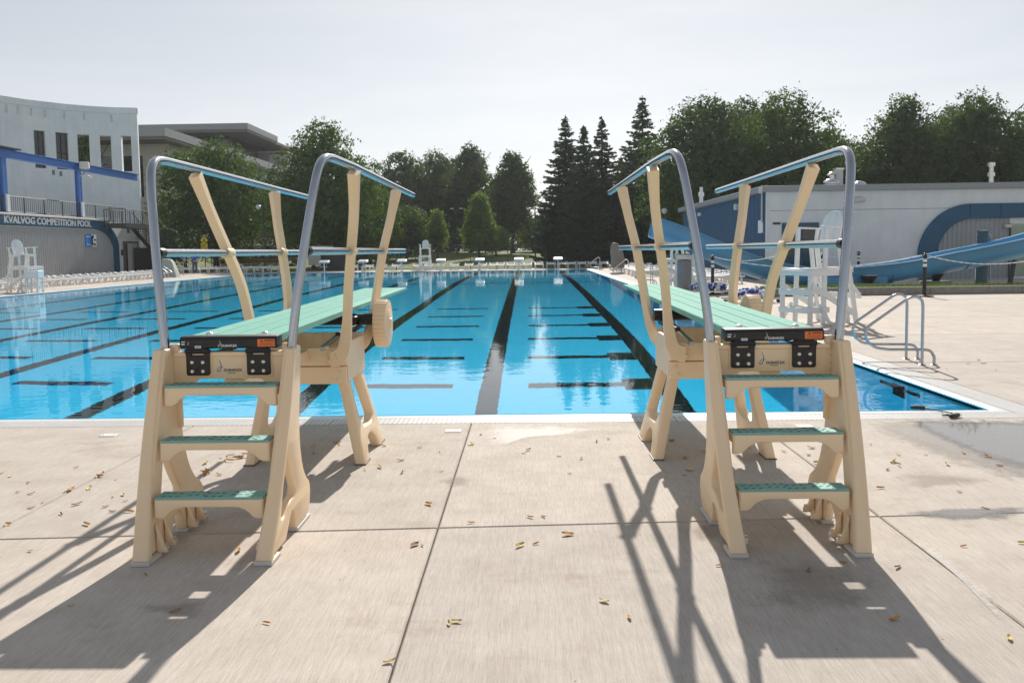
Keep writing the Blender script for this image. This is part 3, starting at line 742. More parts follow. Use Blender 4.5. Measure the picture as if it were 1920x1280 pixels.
    for s in (-1, 1): MB().box(s * .262 - .02, s * .262 + .02, 1.92, 2.9, .955, .985).build('fulcrum_track', 'black_plastic', root, bevel=.004)
    MB().tube([(-.33, 2.61, 1.02), (.44, 2.61, 1.02)], .048, 18).build('fulcrum_roller', 'black_plastic', root)
    for s in (-1, 1): MB().box(s * .255 - .02, s * .255 + .02, 2.48, 2.76, .93, 1.05).build('fulcrum_bearing', 'black_plastic', root, bevel=.01)
    for s in (-1, 1): MB().bar((s * .225, 1.6, .90), (s * .225, 2.4, .965), .03, .03).build('fulcrum_stay', 'steel', root)
    # fluted foot wheel on the far end of the roller
    nt_ = 34; wl = []
    for i in range(nt_ * 4):
        a = 2 * pi * i / (nt_ * 4); r = .196 if i % 4 in (0, 1) else .185
        wl.append((2.61 + r * cos(a), .985 + r * sin(a)))
    wh = plate('foot_wheel', [wl], .105, T, yz(.470), root, bevel=.010)
    MB().lathe([(.12, .523), (.10, .532), (.045, .534), (.04, .545), (.01, .546)], 24, axis='X', c=(0, 2.61, .985)).build('wheel_hub', T, wh)
    return root
def thing_part(name, parent):
    o = link(name, None, parent); o.empty_display_size = .05; return o
left_board = diving_stand('left of the two tan diving boards, with its fluted foot wheel fully in view', (-1.67, 3.915, 0), RAD(0.0))
right_board = diving_stand('right of the two tan diving boards, nearer the pool corner and grab rails', (1.37, 3.975, 0), RAD(0.0))

# ================================================================== POOLSIDE FURNITURE
def lifeguard_chair(label, loc, rz, s=1.0):
    """front (+x) faces the water; seat about 1.65 m up"""
    r = thing('lifeguard_chair', label, 'lifeguard chair', loc, rz, 'white lifeguard chairs'); r.scale = (s, s, s)
    W = 'white_board'
    def B(name, a, b, w, h, up=(0, 0, 1), parent=r): return MB().bar(a, b, w, h, up).build(name, W, parent, bevel=.006)
    for s_ in (-1, 1):
        y = s_ * .36
        B('leg', (.72, y, 0), (.72, y, 1.10), .045, .11, (1, 0, 0)); B('leg', (.34, y, 0), (.27, y, 1.98), .045, .11, (1, 0, 0))
        B('leg', (-.64, y * 1.08, 0), (-.28, y, 1.72), .045, .12, (1, 0, 0)); B('leg', (-.40, y * 1.05, 0), (-.12, y, 1.66), .045, .10, (1, 0, 0))
        B('side_rail', (.76, y * 1.07, 1.06), (-.42, y * 1.07, 1.06), .04, .13); B('side_rail', (.34, y * 1.07, 1.62), (-.38, y * 1.07, 1.62), .04, .10)
        B('brace', (.70, y * 1.1, .80), (-.60, y * 1.14, .16), .04, .12); B('side_rail', (.76, y * 1.08, .30), (.20, y * 1.08, .30), .04, .11)
        B('armrest', (.42, y * 1.08, 1.995), (-.46, y * 1.08, 1.97), .11, .03); B('arm_post', (-.30, y * 1.08, 1.62), (-.36, y * 1.08, 1.96), .04, .08, (1, 0, 0))
        B('cross_brace', (-.25, y * 1.1, 1.0), (-.72, y * 1.14, .55), .035, .08)
        B('skid', (.44, s_ * .62, .02), (.44, s_ * .36, .42), .045, .07)
    for x, z in ((.775, .30), (.775, .66), (.775, 1.06), (.36, .30), (.36, .66), (-.76, .55), (-.5, 1.1)): B('rung', (x, -.40, z), (x, .40, z), .035, .11)
    for k in range(4): B('platform_board', (.70 - .115 * k, -.40, 1.135), (.70 - .115 * k, .40, 1.135), .10, .025)
    for k in range(5): B('seat_board', (.27 - .115 * k, -.33, 1.685 - .008 * k), (.27 - .115 * k, .33, 1.685 - .008 * k), .10, .025)
    for k, (a, b) in enumerate(((-.25, -.088), (-.082, .082), (.088, .25))):
        pts = []
        def top(x): return .80 * sqrt(max(0, 1 - (abs(x) / .262) ** 2.6)) * .42 + .36
        xs = [a + (b - a) * i / 8 for i in range(9)]
        lo = [(a, 0), (b, 0)]; hi = [(x, top(x)) for x in reversed(xs)]
        plate('back_board', [lo + hi], .026, W, lambda u, v, w: (-.24 - v * .26 + w, u, 1.64 + v), r, bevel=.004)
    return r
# facing -x (towards the pool) on the right deck
lifeguard_chair('white lifeguard chair on the right deck beside the right diving board', (5.95, 16.3, 0), RAD(180 + 30), .97)
lifeguard_chair('white lifeguard chair at the left edge by the grey corrugated wall', (-21.95, 34.3, 0), RAD(-24), .98)
lifeguard_chair('white lifeguard chair at the far end between two starting blocks', tuple(Vector((-8.0, 62.3, 0))), RAD(-90), 1.02)
lifeguard_chair('white lifeguard chair half hidden behind the slide support column', (6.0, 31.2, 0), RAD(186), .98)
# box and seat beside the left chair
bx = thing('storage_box', 'small white crate stand beside the left lifeguard chair', 'stand', (-21.0, 33.5, 0), RAD(4))
for a in (-.24, .24):
    for b in (-.2, .2): MB().bar((a, b, 0), (a, b, .62), .05, .05).build('leg', 'white_board', bx)
for a in (-.24, .24): MB().bar((a, -.2, .02), (a, .2, .5), .03, .06).build('brace', 'white_board', bx); MB().bar((a, .2, .02), (a, -.2, .5), .025, .06).build('brace', 'white_board', bx)
MB().box(-.29, .29, -.25, .25, .62, .95).build('box', 'white_resin', bx, bevel=.02)

def make_lounger():
    r = thing('sun_lounger', 'x', 'sun lounger')
    W = 'white_resin'
    for s_ in (-1, 1):
        y = s_ * .30
        MB().bar((-.95, y, .31), (.95, y, .31), .05, .07).build('side_rail', W, r)
        lo = [(.62 + .17 * cos(a), y * 1.12, .27 + .25 * sin(a)) for a in [pi * k / 8 for k in range(-2, 11)]]
        MB().tube(lo, .028, 6).build('arm_loop', W, r)
        for x in (-.78, .50): MB().bar((x, y, .29), (x + (-.08 if x < 0 else .08), y * 1.05, 0), .05, .06, (1, 0, 0)).build('leg', W, r)
        MB().bar((.80, y, .29), (.84, y * 1.05, 0), .05, .06, (1, 0, 0)).build('leg', W, r)
    se = MB()
    for k in range(9): se.box(-.93 + .115 * k, -.83 + .115 * k, -.275, .275, .335, .352)
    se.build('seat_slats', W, r)['kind'] = 'stuff'
    bk = thing_part('backrest', r)
    for k in range(8): MB().bar((.16 + .10 * k, -.275, .355 + .016 * k), (.16 + .10 * k, .275, .355 + .016 * k), .085, .018).build('back_slat', W, bk)
    MB().bar((.10, -.29, .34), (.96, -.29, .48), .03, .04).build('back_frame', W, bk); MB().bar((.10, .29, .34), (.96, .29, .48), .03, .04).build('back_frame', W, bk)
    return r
ORD = 'first second third fourth fifth sixth seventh eighth ninth tenth eleventh twelfth thirteenth fourteenth fifteenth sixteenth seventeenth eighteenth nineteenth twentieth twenty-first twenty-second'.split()
proto = make_lounger(); used = [False]
def lounger(x, y, rz, label, group, z=0.0, s=1.0):
    o = proto if not used[0] else copy_tree(proto); used[0] = True
    o.location = (x, y, z); o.rotation_euler = (0, 0, rz); o.scale = (s, s, s); tag(o, label, 'sun lounger', group); return o
for i in range(15):
    lounger(-24.6 + .08 * rnd.uniform(-1, 1), 36.2 + 1.22 * i, RAD(180 + rnd.uniform(-4, 4)), f'{ORD[i]} white sun lounger from the near end, along the grey corrugated wall', 'loungers along the left wall')
for i in range(12):
    if i not in (7,): lounger(-28.2 + .62 * i * 1.15, 62.9 + rnd.uniform(-.1, .1), RAD(90 + rnd.uniform(-5, 5)), f'{ORD[i]} white sun lounger from the left, in the far left corner row', 'loungers in the far left corner')
fx = [660, 690, 716, 741, 781, 803, 826, 852, 879, 905, 926, 938, 958, 972, 989, 1011, 1033, 1055, 1072, 1092, 1112, 1133]
for i, px in enumerate(fx):
    p = at(px, 500, 63.0); lounger(p.x, 63.0 + rnd.uniform(-.12, .12), RAD(90 + rnd.uniform(-3, 3)), f'{ORD[i]} white sun lounger from the left in the row behind the starting blocks', 'loungers along the far end')
for i in range(14):
    lounger(8.1 + .08 * rnd.uniform(-1, 1), 33.6 + 1.45 * i, RAD(180 + 180 + rnd.uniform(-5, 5)), f'{ORD[i]} nearest white sun lounger in the row along the navy blue wall', 'loungers before the blue wall, front row')
for i in range(9):
    lounger(6.7 + 1.1 * rnd.uniform(-.1, .1), 42.5 + 1.7 * i, RAD(rnd.uniform(-8, 8)), f'{ORD[i]} nearest white sun lounger in the right deck row beside the pool', 'loungers on the right deck, pool row')

# ---- starting blocks
def make_block():
    r = thing('starting_block', 'x', 'starting block'); W = 'white_resin'
    MB().box(-.04, .04, -.04, .04, 0, .72).build('pedestal', 'steel', r, bevel=.01)
    MB().box(-.13, .13, -.13, .13, 0, .02).build('base_plate', 'steel', r)
    tp = thing_part('platform', r)
    o = round_poly([(-.36, .72, .03), (.36, .70, .03), (.36, .80), (-.36, .93)], .03)
    plate('platform_body', [o], .70, W, lambda u, v, w: (w, u, v), tp, bevel=.03)
    MB().add([(-.30, -.33, .931 - .0), (.30, -.33, .931), (.30, .32, .814), (-.30, .32, .814)], [(0, 1, 2, 3)]).build('grip_pad', 'grey_fascia', tp)
    MB().tube([(-.25, .30, .42), (-.25, .38, .62), (.25, .38, .62), (.25, .30, .42)], .015, 6).build('start_bar', 'steel', r)
    MB().box(-.24, .24, .10, .30, .40, .43).build('step', W, r)
    return r
blk = make_block(); words = ['first', 'second', 'third', 'fourth', 'fifth', 'sixth', 'seventh', 'eighth']
for i, x in enumerate(LX):
    o = blk if i == 0 else copy_tree(blk)
    o.location = (x, PY1 + .45, 0); o.rotation_euler = (0, 0, pi)
    tag(o, f'{words[i]} white starting block from the right along the far pool end', 'starting block', 'starting blocks at the far end')

# ---- covered pool lift
r = thing('covered_pool_lift', 'pool lift under a tan fabric cover at the far right pool corner', 'pool lift', (5.5, 48.9, 0), RAD(12))
cv = MB(); secs = []
for (z, w, d, ox) in ((.34, .40, .36, .02), (.55, .43, .38, .02), (.95, .42, .36, .0), (1.35, .38, .30, -.06), (1.68, .28, .22, -.12), (1.84, .18, .13, -.16), (1.88, .05, .04, -.17)):
    secs.append([(ox + w * cos(a) * (1 + .07 * sin(5 * a + z * 3)), d * sin(a) * (1 + .07 * sin(4 * a)), z) for a in [2 * pi * k / 18 for k in range(18)]])
n = 18; vs = [p for q in secs for p in q]; fs = [(i * n + j, i * n + (j + 1) % n, (i + 1) * n + (j + 1) % n, (i + 1) * n + j) for i in range(len(secs) - 1) for j in range(n)] + [tuple(range((len(secs) - 1) * n, len(secs) * n)), tuple(range(n))]
cv.add(vs, fs).build('cover', 'tan_cover', r)
MB().box(-.38, .4, -.3, .3, 0, .05).build('base', 'pale_cap', r, bevel=.01)
for s_ in (-1, 1):
    MB().tube(cat_rom([(-.40, s_ * .38, .25), (.0, s_ * .42, .55), (.35, s_ * .42, .82), (.50, s_ * .42, .80), (.56, s_ * .42, .6), (.58, s_ * .42, .0)], 4), .03, 8).build('arm', 'white_resin', r)
MB().box(-.34, .34, -.34, .34, .22, .30).build('seat_base', 'white_resin', r, bevel=.02)
for a in (-.25, .25): MB().tube([(a, 0, .04), (a, 0, .24)], .03, 8).build('post', 'steel', r)

# ---- grab rails at pool ladders
def grab_rails(label, loc, rz, gap=.56):
    r = thing('pool_grab_rails', label, 'grab rails', loc, rz, 'stainless pool grab rails')
    for s_ in (-1, 1):
        y = s_ * gap / 2
        path = [(.42, y, 0), (.42, y, .05)] + cat_rom([(.42, y, .05), (.415, y, .12), (.36, y, .19), (.24, y, .205)], 4) + [(-.15, y, .205)] + cat_rom([(-.15, y, .205), (-.33, y, .24), (-.43, y, .36), (-.40, y, .50), (-.28, y, .60)], 4) + cat_rom([(-.28, y, .60), (-.05, y, .77), (.10, y, .875), (.19, y, .89), (.255, y, .84), (.27, y, .74)], 4) + [(.27, y, .10), (.27, y, 0)]
        q = [path[0]]
        for p in path[1:]:
            if (Vector(p) - Vector(q[-1])).length > .004: q.append(p)
        MB().tube(q, .019, 12).build('rail', 'steel', r)
        for x in (.42, .27): MB().lathe([(.05, 0), (.05, .006), (.035, .014), (.022, .018)], 14, c=(x, y, .001)).build('escutcheon', 'steel', r)
    return r
grab_rails('pair of stainless grab rails at the near right corner of the pool', (4.87, 10.68, 0), RAD(-6))
grab_rails('pair of stainless grab rails on the right edge, beyond the right diving board', (4.95, 33.6, 0), 0)
grab_rails('pair of stainless grab rails on the left edge at the end of the lounger row', (-20.95, 45.4, 0), pi)
grab_rails('pair of stainless grab rails at the far left corner of the pool', (-20.95, 57.4, 0), pi)
grab_rails('pair of stainless grab rails at the far right corner behind the covered lift', (4.9, 57.0, 0), 0)

# ---- blue water slide
r = thing('water_slide', 'long blue open water slide dipping and rising in front of the white building', 'water slide', (0, 0, 0))
SY = 27.7
top_px = [(1222, 408), (1260, 421), (1300, 437), (1380, 470), (1450, 492), (1520, 502), (1600, 503), (1700, 493), (1800, 474), (1920, 450), (2030, 420), (2150, 385)]
path = []
for px, py in top_px:
    p = at(px, py, SY); path.append((p.x, SY + .62, p.z - .66))
path = cat_rom(path, 5)
# section: side positive = away to -Y?  outer shell then inner shell
o_ = []
for k in range(13):
    a = pi + pi * k / 12; o_.append((.60 * cos(a) * (1.0), .34 + .36 * sin(a) * 1.0))
outer = [(-.72, .70), (-.72, .66), (-.62, .66)] + [(p[0] * 1.0, p[1]) for p in o_] + [(.62, .66), (.72, .66), (.72, .70)]
inner = [(.60, .70)] + [(p[0] * .94, p[1] + .03) for p in reversed(o_)] + [(-.60, .70)]
MB().sweep(path, outer + inner, up=(0, 0, 1)).build('flume', 'slide_blue', r)
for px in (1420, 1650, 1787, 1905):
    # joint flanges round the outside
    best = min(range(len(path)), key=lambda i: abs((path[i][0] / path[i][1]) * FPX + 988 - px))
    a, b = Vector(path[max(best - 1, 0)]), Vector(path[min(best + 1, len(path) - 1)]); d = (b - a).normalized() * .035; c = Vector(path[best])
    MB().sweep([c - d, c + d], [(p[0] * 1.07, p[1] - .03) for p in o_] + [(p[0] * .99, p[1]) for p in reversed(o_)], up=(0, 0, 1)).build('joint_flange', 'slide_blue', r)
p = at(1600, 528, SY)
sd = plate('side_skirt', [rect(p.x - 1.5, p.x + 1.1, .02, .46, .08)], .5, 'slide_blue', xz(SY + .05), r, bevel=.05)
cx = at(1284, 546, 28.2)
MB().lathe([(.25, 0), (.25, 1.08), (.23, 1.1)], 20, c=(cx.x, 28.3, 0)).build('support_column', 'ribbed_grey', r)
gr = MB()
for k in range(13): gr.lathe([(.254, .06 + .08 * k), (.254, .075 + .08 * k)], 20, c=(cx.x, 28.3, 0))
gr.build('column_ring', 'footing', r)['kind'] = 'stuff'
MB().box(cx.x - .35, cx.x + .25, 28.1, 28.5, 1.1, 1.32).build('column_bracket', 'steel', r, bevel=.03)
for px, py in ((1640, 546), (1767, 541)):
    p = gp(px, py)
    f = MB().lathe([(.52, 0), (.52, .22), (.49, .25), (.1, .25)], 24, c=(p.x, p.y + .45, 0)).build('footing', 'footing', r)
    MB().lathe([(.12, .25), (.14, .30), (.30, .52)], 12, c=(p.x, p.y + .45, 0)).build('footing_boot', 'dark_metal', r)
p = gp(1893, 534); q = at(1902, 487, p.y)
MB().tube([(p.x, p.y, 0), (q.x, p.y, q.z)], .085, 14).build('support_post', 'dark_metal', r)

# ---- stanchions and chain
def stanchion(px, py, label):
    p = gp(px, py)
    r = thing('stanchion', label, 'stanchion', (p.x, p.y, 0), 0, 'black and white chain posts')
    MB().lathe([(.26, .0), (.26, .03), (.10, .05), (.06, .06)], 20).build('base', 'black_plastic', r)
    MB().lathe([(.052, .05), (.052, 1.02)], 14).build('post', 'black_plastic', r)
    for z in (.93, 1.07): MB().lathe([(.054, z - .045), (.054, z + .045)], 14).build('white_band', 'sticker_white', r)
    MB().lathe([(.05, 1.0), (.05, 1.19), (.06, 1.20), (.06, 1.235), (.035, 1.25), (.035, 1.285), (.02, 1.295)], 14).build('cap', 'black_plastic', r)
    MB().tube([(-.09, 0, 1.235), (.09, 0, 1.235)], .015, 8).build('chain_hook', 'black_plastic', r)
    return Vector((p.x, p.y, 1.235))
s1 = stanchion(1733, 556, 'black stanchion with white bands before the planter kerb, nearest the camera')
s2 = stanchion(1336, 552, 'black stanchion with white bands seen between the right board rails')
s3 = stanchion(1457, 549, 'black stanchion behind the right lifeguard chair, on its left')
s4 = stanchion(1541, 547, 'black stanchion behind the right lifeguard chair, under its seat')
s5 = stanchion(1609, 530, 'black stanchion standing just behind the blue slide')
s6 = stanchion(1756, 529, 'black stanchion behind the slide, before the navy arch')
s7 = Vector((at(1990, 470, 24.0).x, 24.0, 1.235))
def chain(a, b, sag, label):
    mb = MB(); n = 40
    pts = [a.lerp(b, i / n) + Vector((0, 0, -sag * 4 * (i / n) * (1 - i / n))) for i in range(n + 1)]
    for i in range(n):
        d = (pts[i + 1] - pts[i]); mb.bar(pts[i] - d * .08, pts[i + 1] + d * .08, .032 if i % 2 else .016, .016 if i % 2 else .032)
    o = mb.build('chain', 'rope_white', None, bevel=0); o['kind'] = 'thing'; return tag(o, label, 'chain', 'white plastic chains')
chain(s2, s1, .38, 'white chain hanging along the slide left of the nearest stanchion')
chain(s1, s7, .30, 'white chain running right from the nearest stanchion out of the picture')
chain(s2, s3, .15, 'white chain from the stanchion by the board rails to the lifeguard chair')
chain(s4, s5, .12, 'white chain between the lifeguard chair and the stanchion behind the slide')
chain(s5, s6, .22, 'white chain between the two stanchions behind the slide')
chain(s6, Vector((at(1900, 500, 30).x, 30.5, 1.1)), .15, 'white chain from the arch stanchion disappearing behind the slide')

# ---- raised planting bed with kerb
bed = link('planting_bed', None); tag(bed, 'low concrete kerb with a strip of grass in front of the slide', 'planter')
xs_ = [7.4] + [9.6 + 2.8 * k for k in range(8)]
for a, b in zip(xs_[:-1], xs_[1:]): MB().box(a + .006, b - .006, 24.75, 24.95, .0, .24).build('kerb_stone', 'footing', bed, bevel=.015)
MB().box(7.4, 29.2, 24.96, 26.4, .0, .20).build('grass_strip', 'grass', bed)
gb = MB()
for i in range(5200):
    x, y = rnd.uniform(7.45, 22), rnd.uniform(24.97, 26.38); h = rnd.uniform(.05, .12); a = rnd.uniform(0, pi); dx, dy = .012 * cos(a), .012 * sin(a)
    gb.add([(x - dx, y - dy, .2), (x + dx, y + dy, .2), (x + rnd.uniform(-.04, .04), y + rnd.uniform(-.04, .04), .2 + h)], [(0, 1, 2)])
g = gb.build('grass_blades', 'hedge_leaf', bed); g['kind'] = 'stuff'

# ---- teal filter pillar with side pipes
p = gp(1840, 536)
r = thing('slide_pump_pillar', 'dark teal pillar with two steel side pipes behind the slide', 'pillar', (p.x, p.y, 0))
MB().lathe([(.19, 0), (.19, 2.02), (.17, 2.05), (.05, 2.05)], 20).build('column', 'teal_pillar', r)
for s_ in (-1, 1): MB().tube([(s_ * .20, -.05, 1.86), (s_ * .255, -.05, 1.84), (s_ * .255, -.05, .0)], .022, 8).build('side_pipe', 'steel', r)
MB().lathe([(.20, 2.0), (.20, 2.03)], 20).build('cap_ring', 'steel', r)

# ---- lane rope reels
def reel(label, loc, rz):
    r = thing('lane_rope_cart', label, 'lane rope cart', loc, rz, 'carts of blue and white lane ropes'); r.scale = (.8, .8, .72)
    for s_ in (-1, 1):
        MB().bar((-.95, s_ * .38, .16), (.95, s_ * .38, .16), .05, .06).build('frame_rail', 'steel', r)
        for x in (-.8, .8): MB().lathe([(.08, -.02), (.085, 0), (.08, .02)], 12, axis='Y', c=(x, s_ * .38, .085)).build('wheel', 'black_plastic', r)
    for x in (-.95, 0, .95): MB().bar((x, -.38, .16), (x, .38, .16), .05, .06).build('cross_rail', 'steel', r)
    rr = random.Random(hash(label) % 999); f1 = MB(); f2 = MB()
    for k in range(230):
        t = k / 230 * 13; lay = t / 13
        x = .62 * sin(t * 2.1) + rr.uniform(-.1, .1); y = .24 * cos(t * 1.7 + .5) + rr.uniform(-.06, .06); z = .25 + .26 * lay * (1 - .7 * (x / .8) ** 2) + rr.uniform(0, .05)
        (f1 if (k // 5) % 2 else f2).lathe([(.03, -.03), (.065, -.02), (.065, .02), (.03, .03)], 8, axis='X' if k % 2 else 'Y', c=(x, y, z))
    f1.build('rope_float', 'float_blue', r)['kind'] = 'stuff'; f2.build('white_rope_float', 'sticker_white', r)['kind'] = 'stuff'
    return r
reel('cart of blue and white lane ropes beside the fluted wheel of the right board', (6.25, 22.3, 0), RAD(4))
reel('cart of blue and white lane ropes farther back near the slide column', (5.9, 26.2, 0), RAD(-3))

# ================================================================== BUILDINGS
def corrugated(name, outline, pitch, depth, mat, fn, parent):
    """ribbed sheet cut to an outline given as functions: outline(u)->(v0,v1) for u in [u0,u1]; fn maps (u,v,w)"""
    u0, u1, f = outline; mb = MB(); us = []
    u = u0
    while u < u1:
        for a, w in ((0, 0), (.38, 0), (.5, depth), (.88, depth)):
            if u + a * pitch < u1: us.append((u + a * pitch, w))
        u += pitch
    us.append((u1, 0))
    for (a, wa), (b, wb) in zip(us[:-1], us[1:]):
        a0, a1 = f(a); b0, b1 = f(b)
        if a1 - a0 < .01 and b1 - b0 < .01: continue
        mb.add([fn(a, a0, wa), fn(b, b0, wb), fn(b, b1, wb), fn(a, a1, wa)], [(0, 1, 2, 3)])
    o = mb.build(name, mat, parent); return o

# ---- left pool house (wall along the pool at X = LWX)
LWX = -31.8
lz = lambda px, py: ax(px, py, LWX)
ph = thing('pool_house', 'low grey and white pool house with navy name band at the left edge', 'building', (0, 0, 0))
z_roof = 4.22; y_end = lz(262, 450).y
MB().box(-44, LWX - .02, 40, y_end, -.02, z_roof - .14).build('wall', 'white_wall', ph)
MB().box(-44.2, LWX + .22, 39.8, lz(206, 412).y, z_roof - .13, z_roof).build('roof_edge', 'pale_cap', ph, bevel=.02)
bt, bb = lz(60, 403.5).z, lz(60, 424.5).z; yo, yi = lz(222, 480).y, lz(212, 480).y
def arc(cy_, cz_, ry, rz_, n=14): return [(cy_ + ry * sin(pi / 2 * k / n), cz_ + rz_ * cos(pi / 2 * k / n)) for k in range(n + 1)]
ro = 3.4; ri = ro - (yo - yi)
outer = [(40, bt)] + arc(yo - ro, bt - 2.1, ro, 2.1) + [(yo, .02), (yi, .02)] + list(reversed(arc(yi - ri, bb - 1.62, ri, 1.62))) + [(40, bb)]
plate('name_band', [outer], .09, 'navy', lambda u, v, w: (LWX + .05 + w, u, v), ph, bevel=.006)
def sheet_top(y):
    if y < yi - ri: return bb - .012
    t = min(1, (y - (yi - ri)) / ri); return (bb - 1.62) + 1.62 * sqrt(max(0, 1 - t * t)) - .012
corrugated('corrugated_siding', (40, yi - .012, lambda y: (.03, max(.04, sheet_top(y)))), .24, .035, 'grey_siding', lambda u, v, w: (LWX + .004 + w, u, v), ph)
for v_ in (bb, ):
    MB().bar((LWX + .06, 40, bb - .03), (LWX + .06, yi - ri, bb - .03), .10, .035).build('band_trim', 'pale_cap', ph)
ya, yb = lz(4.5, 414).y, lz(168, 424).y
tmsh = text_mesh('name_lettering', 'KVALVOG COMPETITION POOL', 1.0, 'sticker_white', .02, .022)
xsz = [v.co.x for v in tmsh.vertices]; ysz = [v.co.y for v in tmsh.vertices]; W_, H_ = max(xsz) - min(xsz), max(ysz) - min(ysz)
lh = (bt - bb) * .62
for v in tmsh.vertices: v.co.x = (v.co.x - min(xsz)) / W_ * (yb - ya); v.co.y = (v.co.y - min(ysz)) / H_ * lh; v.co.z *= 1
link('name_lettering', tmsh, ph, loc=(LWX + .115, ya, bb + (bt - bb) * .19), rot=frame_rot((0, 1, 0), (0, 0, 1)))
# notice boards
for (a, b, c, d, m_) in ((160, 169.5, 440, 462.5, 'poster_blue'), (170, 178.5, 440, 462.5, 'sticker_white')):
    p, q = lz(a, d), lz(b, c); nb = MB().box(LWX + .045, LWX + .075, p.y, q.y, p.z, q.z).build('notice_board', m_, ph)
    if m_ == 'sticker_white':
        for (u0, u1, v0, v1) in ((.0, .3, .1, .9), (.4, .8, .1, .28), (.45, .9, .5, .62), (.3, .5, .7, .95)):
            MB().box(LWX + .0755, LWX + .078, p.y + (q.y - p.y) * u0, p.y + (q.y - p.y) * u1, p.z + (q.z - p.z) * v0, p.z + (q.z - p.z) * v1).build('notice_print', 'black_plastic', nb)
    else:
        for v0 in (.15, .8): MB().box(LWX + .0755, LWX + .078, p.y + .1, q.y - .15, p.z + (q.z - p.z) * v0, p.z + (q.z - p.z) * (v0 + .06)).build('notice_print', 'sticker_white', nb)
# door
p, q = lz(233, 515), lz(258, 453)
dr = MB().box(LWX - .03, LWX + .04, p.y, q.y, .02, q.z).build('door', 'door_brown', ph)
MB().box(LWX + .04, LWX + .07, p.y + .35, p.y + .55, .1, q.z - .2).build('door_gap', 'black_plastic', dr); MB().box(LWX + .041, LWX + .06, p.y + .62, q.y - .25, .08, q.z - .15).build('door_leaf', 'beige_panel', dr)
pq = lz(228.5, 474); MB().box(LWX, LWX + .06, pq.y - .1, pq.y + .1, pq.z - .2, pq.z + .25).build('call_box', 'black_plastic', ph)
MB().box(LWX - .019, LWX + .003, yo + .02, y_end - .01, lz(232, 445).z - .02, lz(232, 445).z).build('wall_groove', 'beige_panel', ph)

# terrace railing and blue frame on the roof
rl = thing('terrace_railing', 'dark metal railing along the pool house roof terrace', 'railing', (0, 0, 0))
y1r = lz(236, 372).y
MB().tube([(LWX - .25, 40, 5.28), (LWX - .25, y1r, 5.28)], .03, 6).build('top_rail', 'dark_metal', rl); MB().tube([(LWX - .25, 40, z_roof + .12), (LWX - .25, y1r, z_roof + .12)], .025, 6).build('bottom_rail', 'dark_metal', rl)
k = 0; y = 40.0
while y < y1r:
    if k % 10 == 0: MB().bar((LWX - .25, y, z_roof), (LWX - .25, y, 5.28), .06, .06).build('rail_post', 'dark_metal', rl)
    else: MB().bar((LWX - .25, y, z_roof + .12), (LWX - .25, y, 5.28), .018, .018).build('baluster', 'dark_metal', rl)
    y += .21; k += 1
def ibeam(a, b, w, h, name, parent):
    mb = MB(); t = .04; A, B = Vector(a), Vector(b)
    mb.bar(A, B, t, h - 2 * t); mb.bar(A + Vector((0, 0, h / 2 - t / 2)), B + Vector((0, 0, h / 2 - t / 2)), w, t); mb.bar(A - Vector((0, 0, h / 2 - t / 2)), B - Vector((0, 0, h / 2 - t / 2)), w, t)
    return mb.build(name, 'blue_steel', parent)
fr = thing('blue_steel_frame', 'blue steel posts and beam standing on the roof terrace', 'steel frame', (0, 0, 0))
bxn = LWX - .35; yc1, yc2, ye = 57.0, 48.7, ax(257, 332, bxn).y
for yc in (yc2, yc1):
    cl = MB(); cl.box(bxn - .17, bxn + .17, yc - .02, yc + .02, z_roof, 7.62); cl.box(bxn - .17, bxn - .14, yc - .17, yc + .17, z_roof, 7.62); cl.box(bxn + .14, bxn + .17, yc - .17, yc + .17, z_roof, 7.62)
    cl.build('column', 'blue_steel', fr)
    MB().box(bxn + .18, bxn + .30, yc - .12, yc + .12, z_roof + .1, z_roof + 1.15).build('column_box', 'sticker_white', fr)
ibeam((bxn, 40, 7.88), (bxn, ye, 7.88), .34, .52, 'beam', fr)
MB().box(bxn - .5, bxn + .5, 40, yc2 + 1.2, 8.16, 8.24).build('canopy_edge', 'dark_metal', fr)
fl = thing('floodlight', 'grey floodlight box fixed to the blue post above the name band', 'floodlight', (bxn + .45, yc1, 8.0), RAD(20))
MB().box(-.25, .35, -.3, .3, -.28, .22).build('housing', 'pale_cap', fl, bevel=.06); MB().tube([(0, 0, -.28), (0, 0, -.62), (-.25, 0, -.75)], .05, 8).build('bracket', 'steel', fl)
MB().lathe([(.05, -.95), (.20, -.9), (.16, -.78), (.05, -.72)], 12, c=(.25, .1, 0)).build('speaker_horn', 'pale_cap', fl)

# ---- curved white block building behind
cb = thing('curved_white_building', 'tall white painted block wall, curved, with five tall slit windows', 'building', (0, 0, 0))
tops = [(-140, 150), (-60, 168), (0, 181), (40, 187.5), (81, 192.5), (124, 197.5), (165, 201), (205, 203.5), (243, 204.5), (256, 205)]
def wall_plan(px):
    for (a, ya_), (b, yb_) in zip(tops[:-1], tops[1:]):
        if a <= px <= b: t = (px - a) / (b - a); yy = ya_ + (yb_ - ya_) * t; break
    hz = 480.4 - .0138 * px; D = 12.7 * FPX / (hz - yy); d = ray(px, yy); return Vector((d.x / d.y * D, D))
WT = wall_plan(200); z_top = 1.58 + 12.7
wins = [(60, 81), (101, 124), (142, 165), (184.5, 205), (224, 243)]
cols = [-140, -100, -60, -30, 0, 20, 40] + [x for w in wins for x in w] + [256]
zw1, zw0 = at(165, 252.5, wall_plan(165).y).z, at(243, 321.5, wall_plan(243).y).z
TH = .55
wm = MB()
def wpt(px, z, back=0.0):
    p = wall_plan(px); q = wall_plan(min(px + 2, 256)) - wall_plan(max(px - 2, -140)); q.normalize(); n = Vector((-q.y, q.x))
    return (p.x + n.x * back, p.y + n.y * back, z)
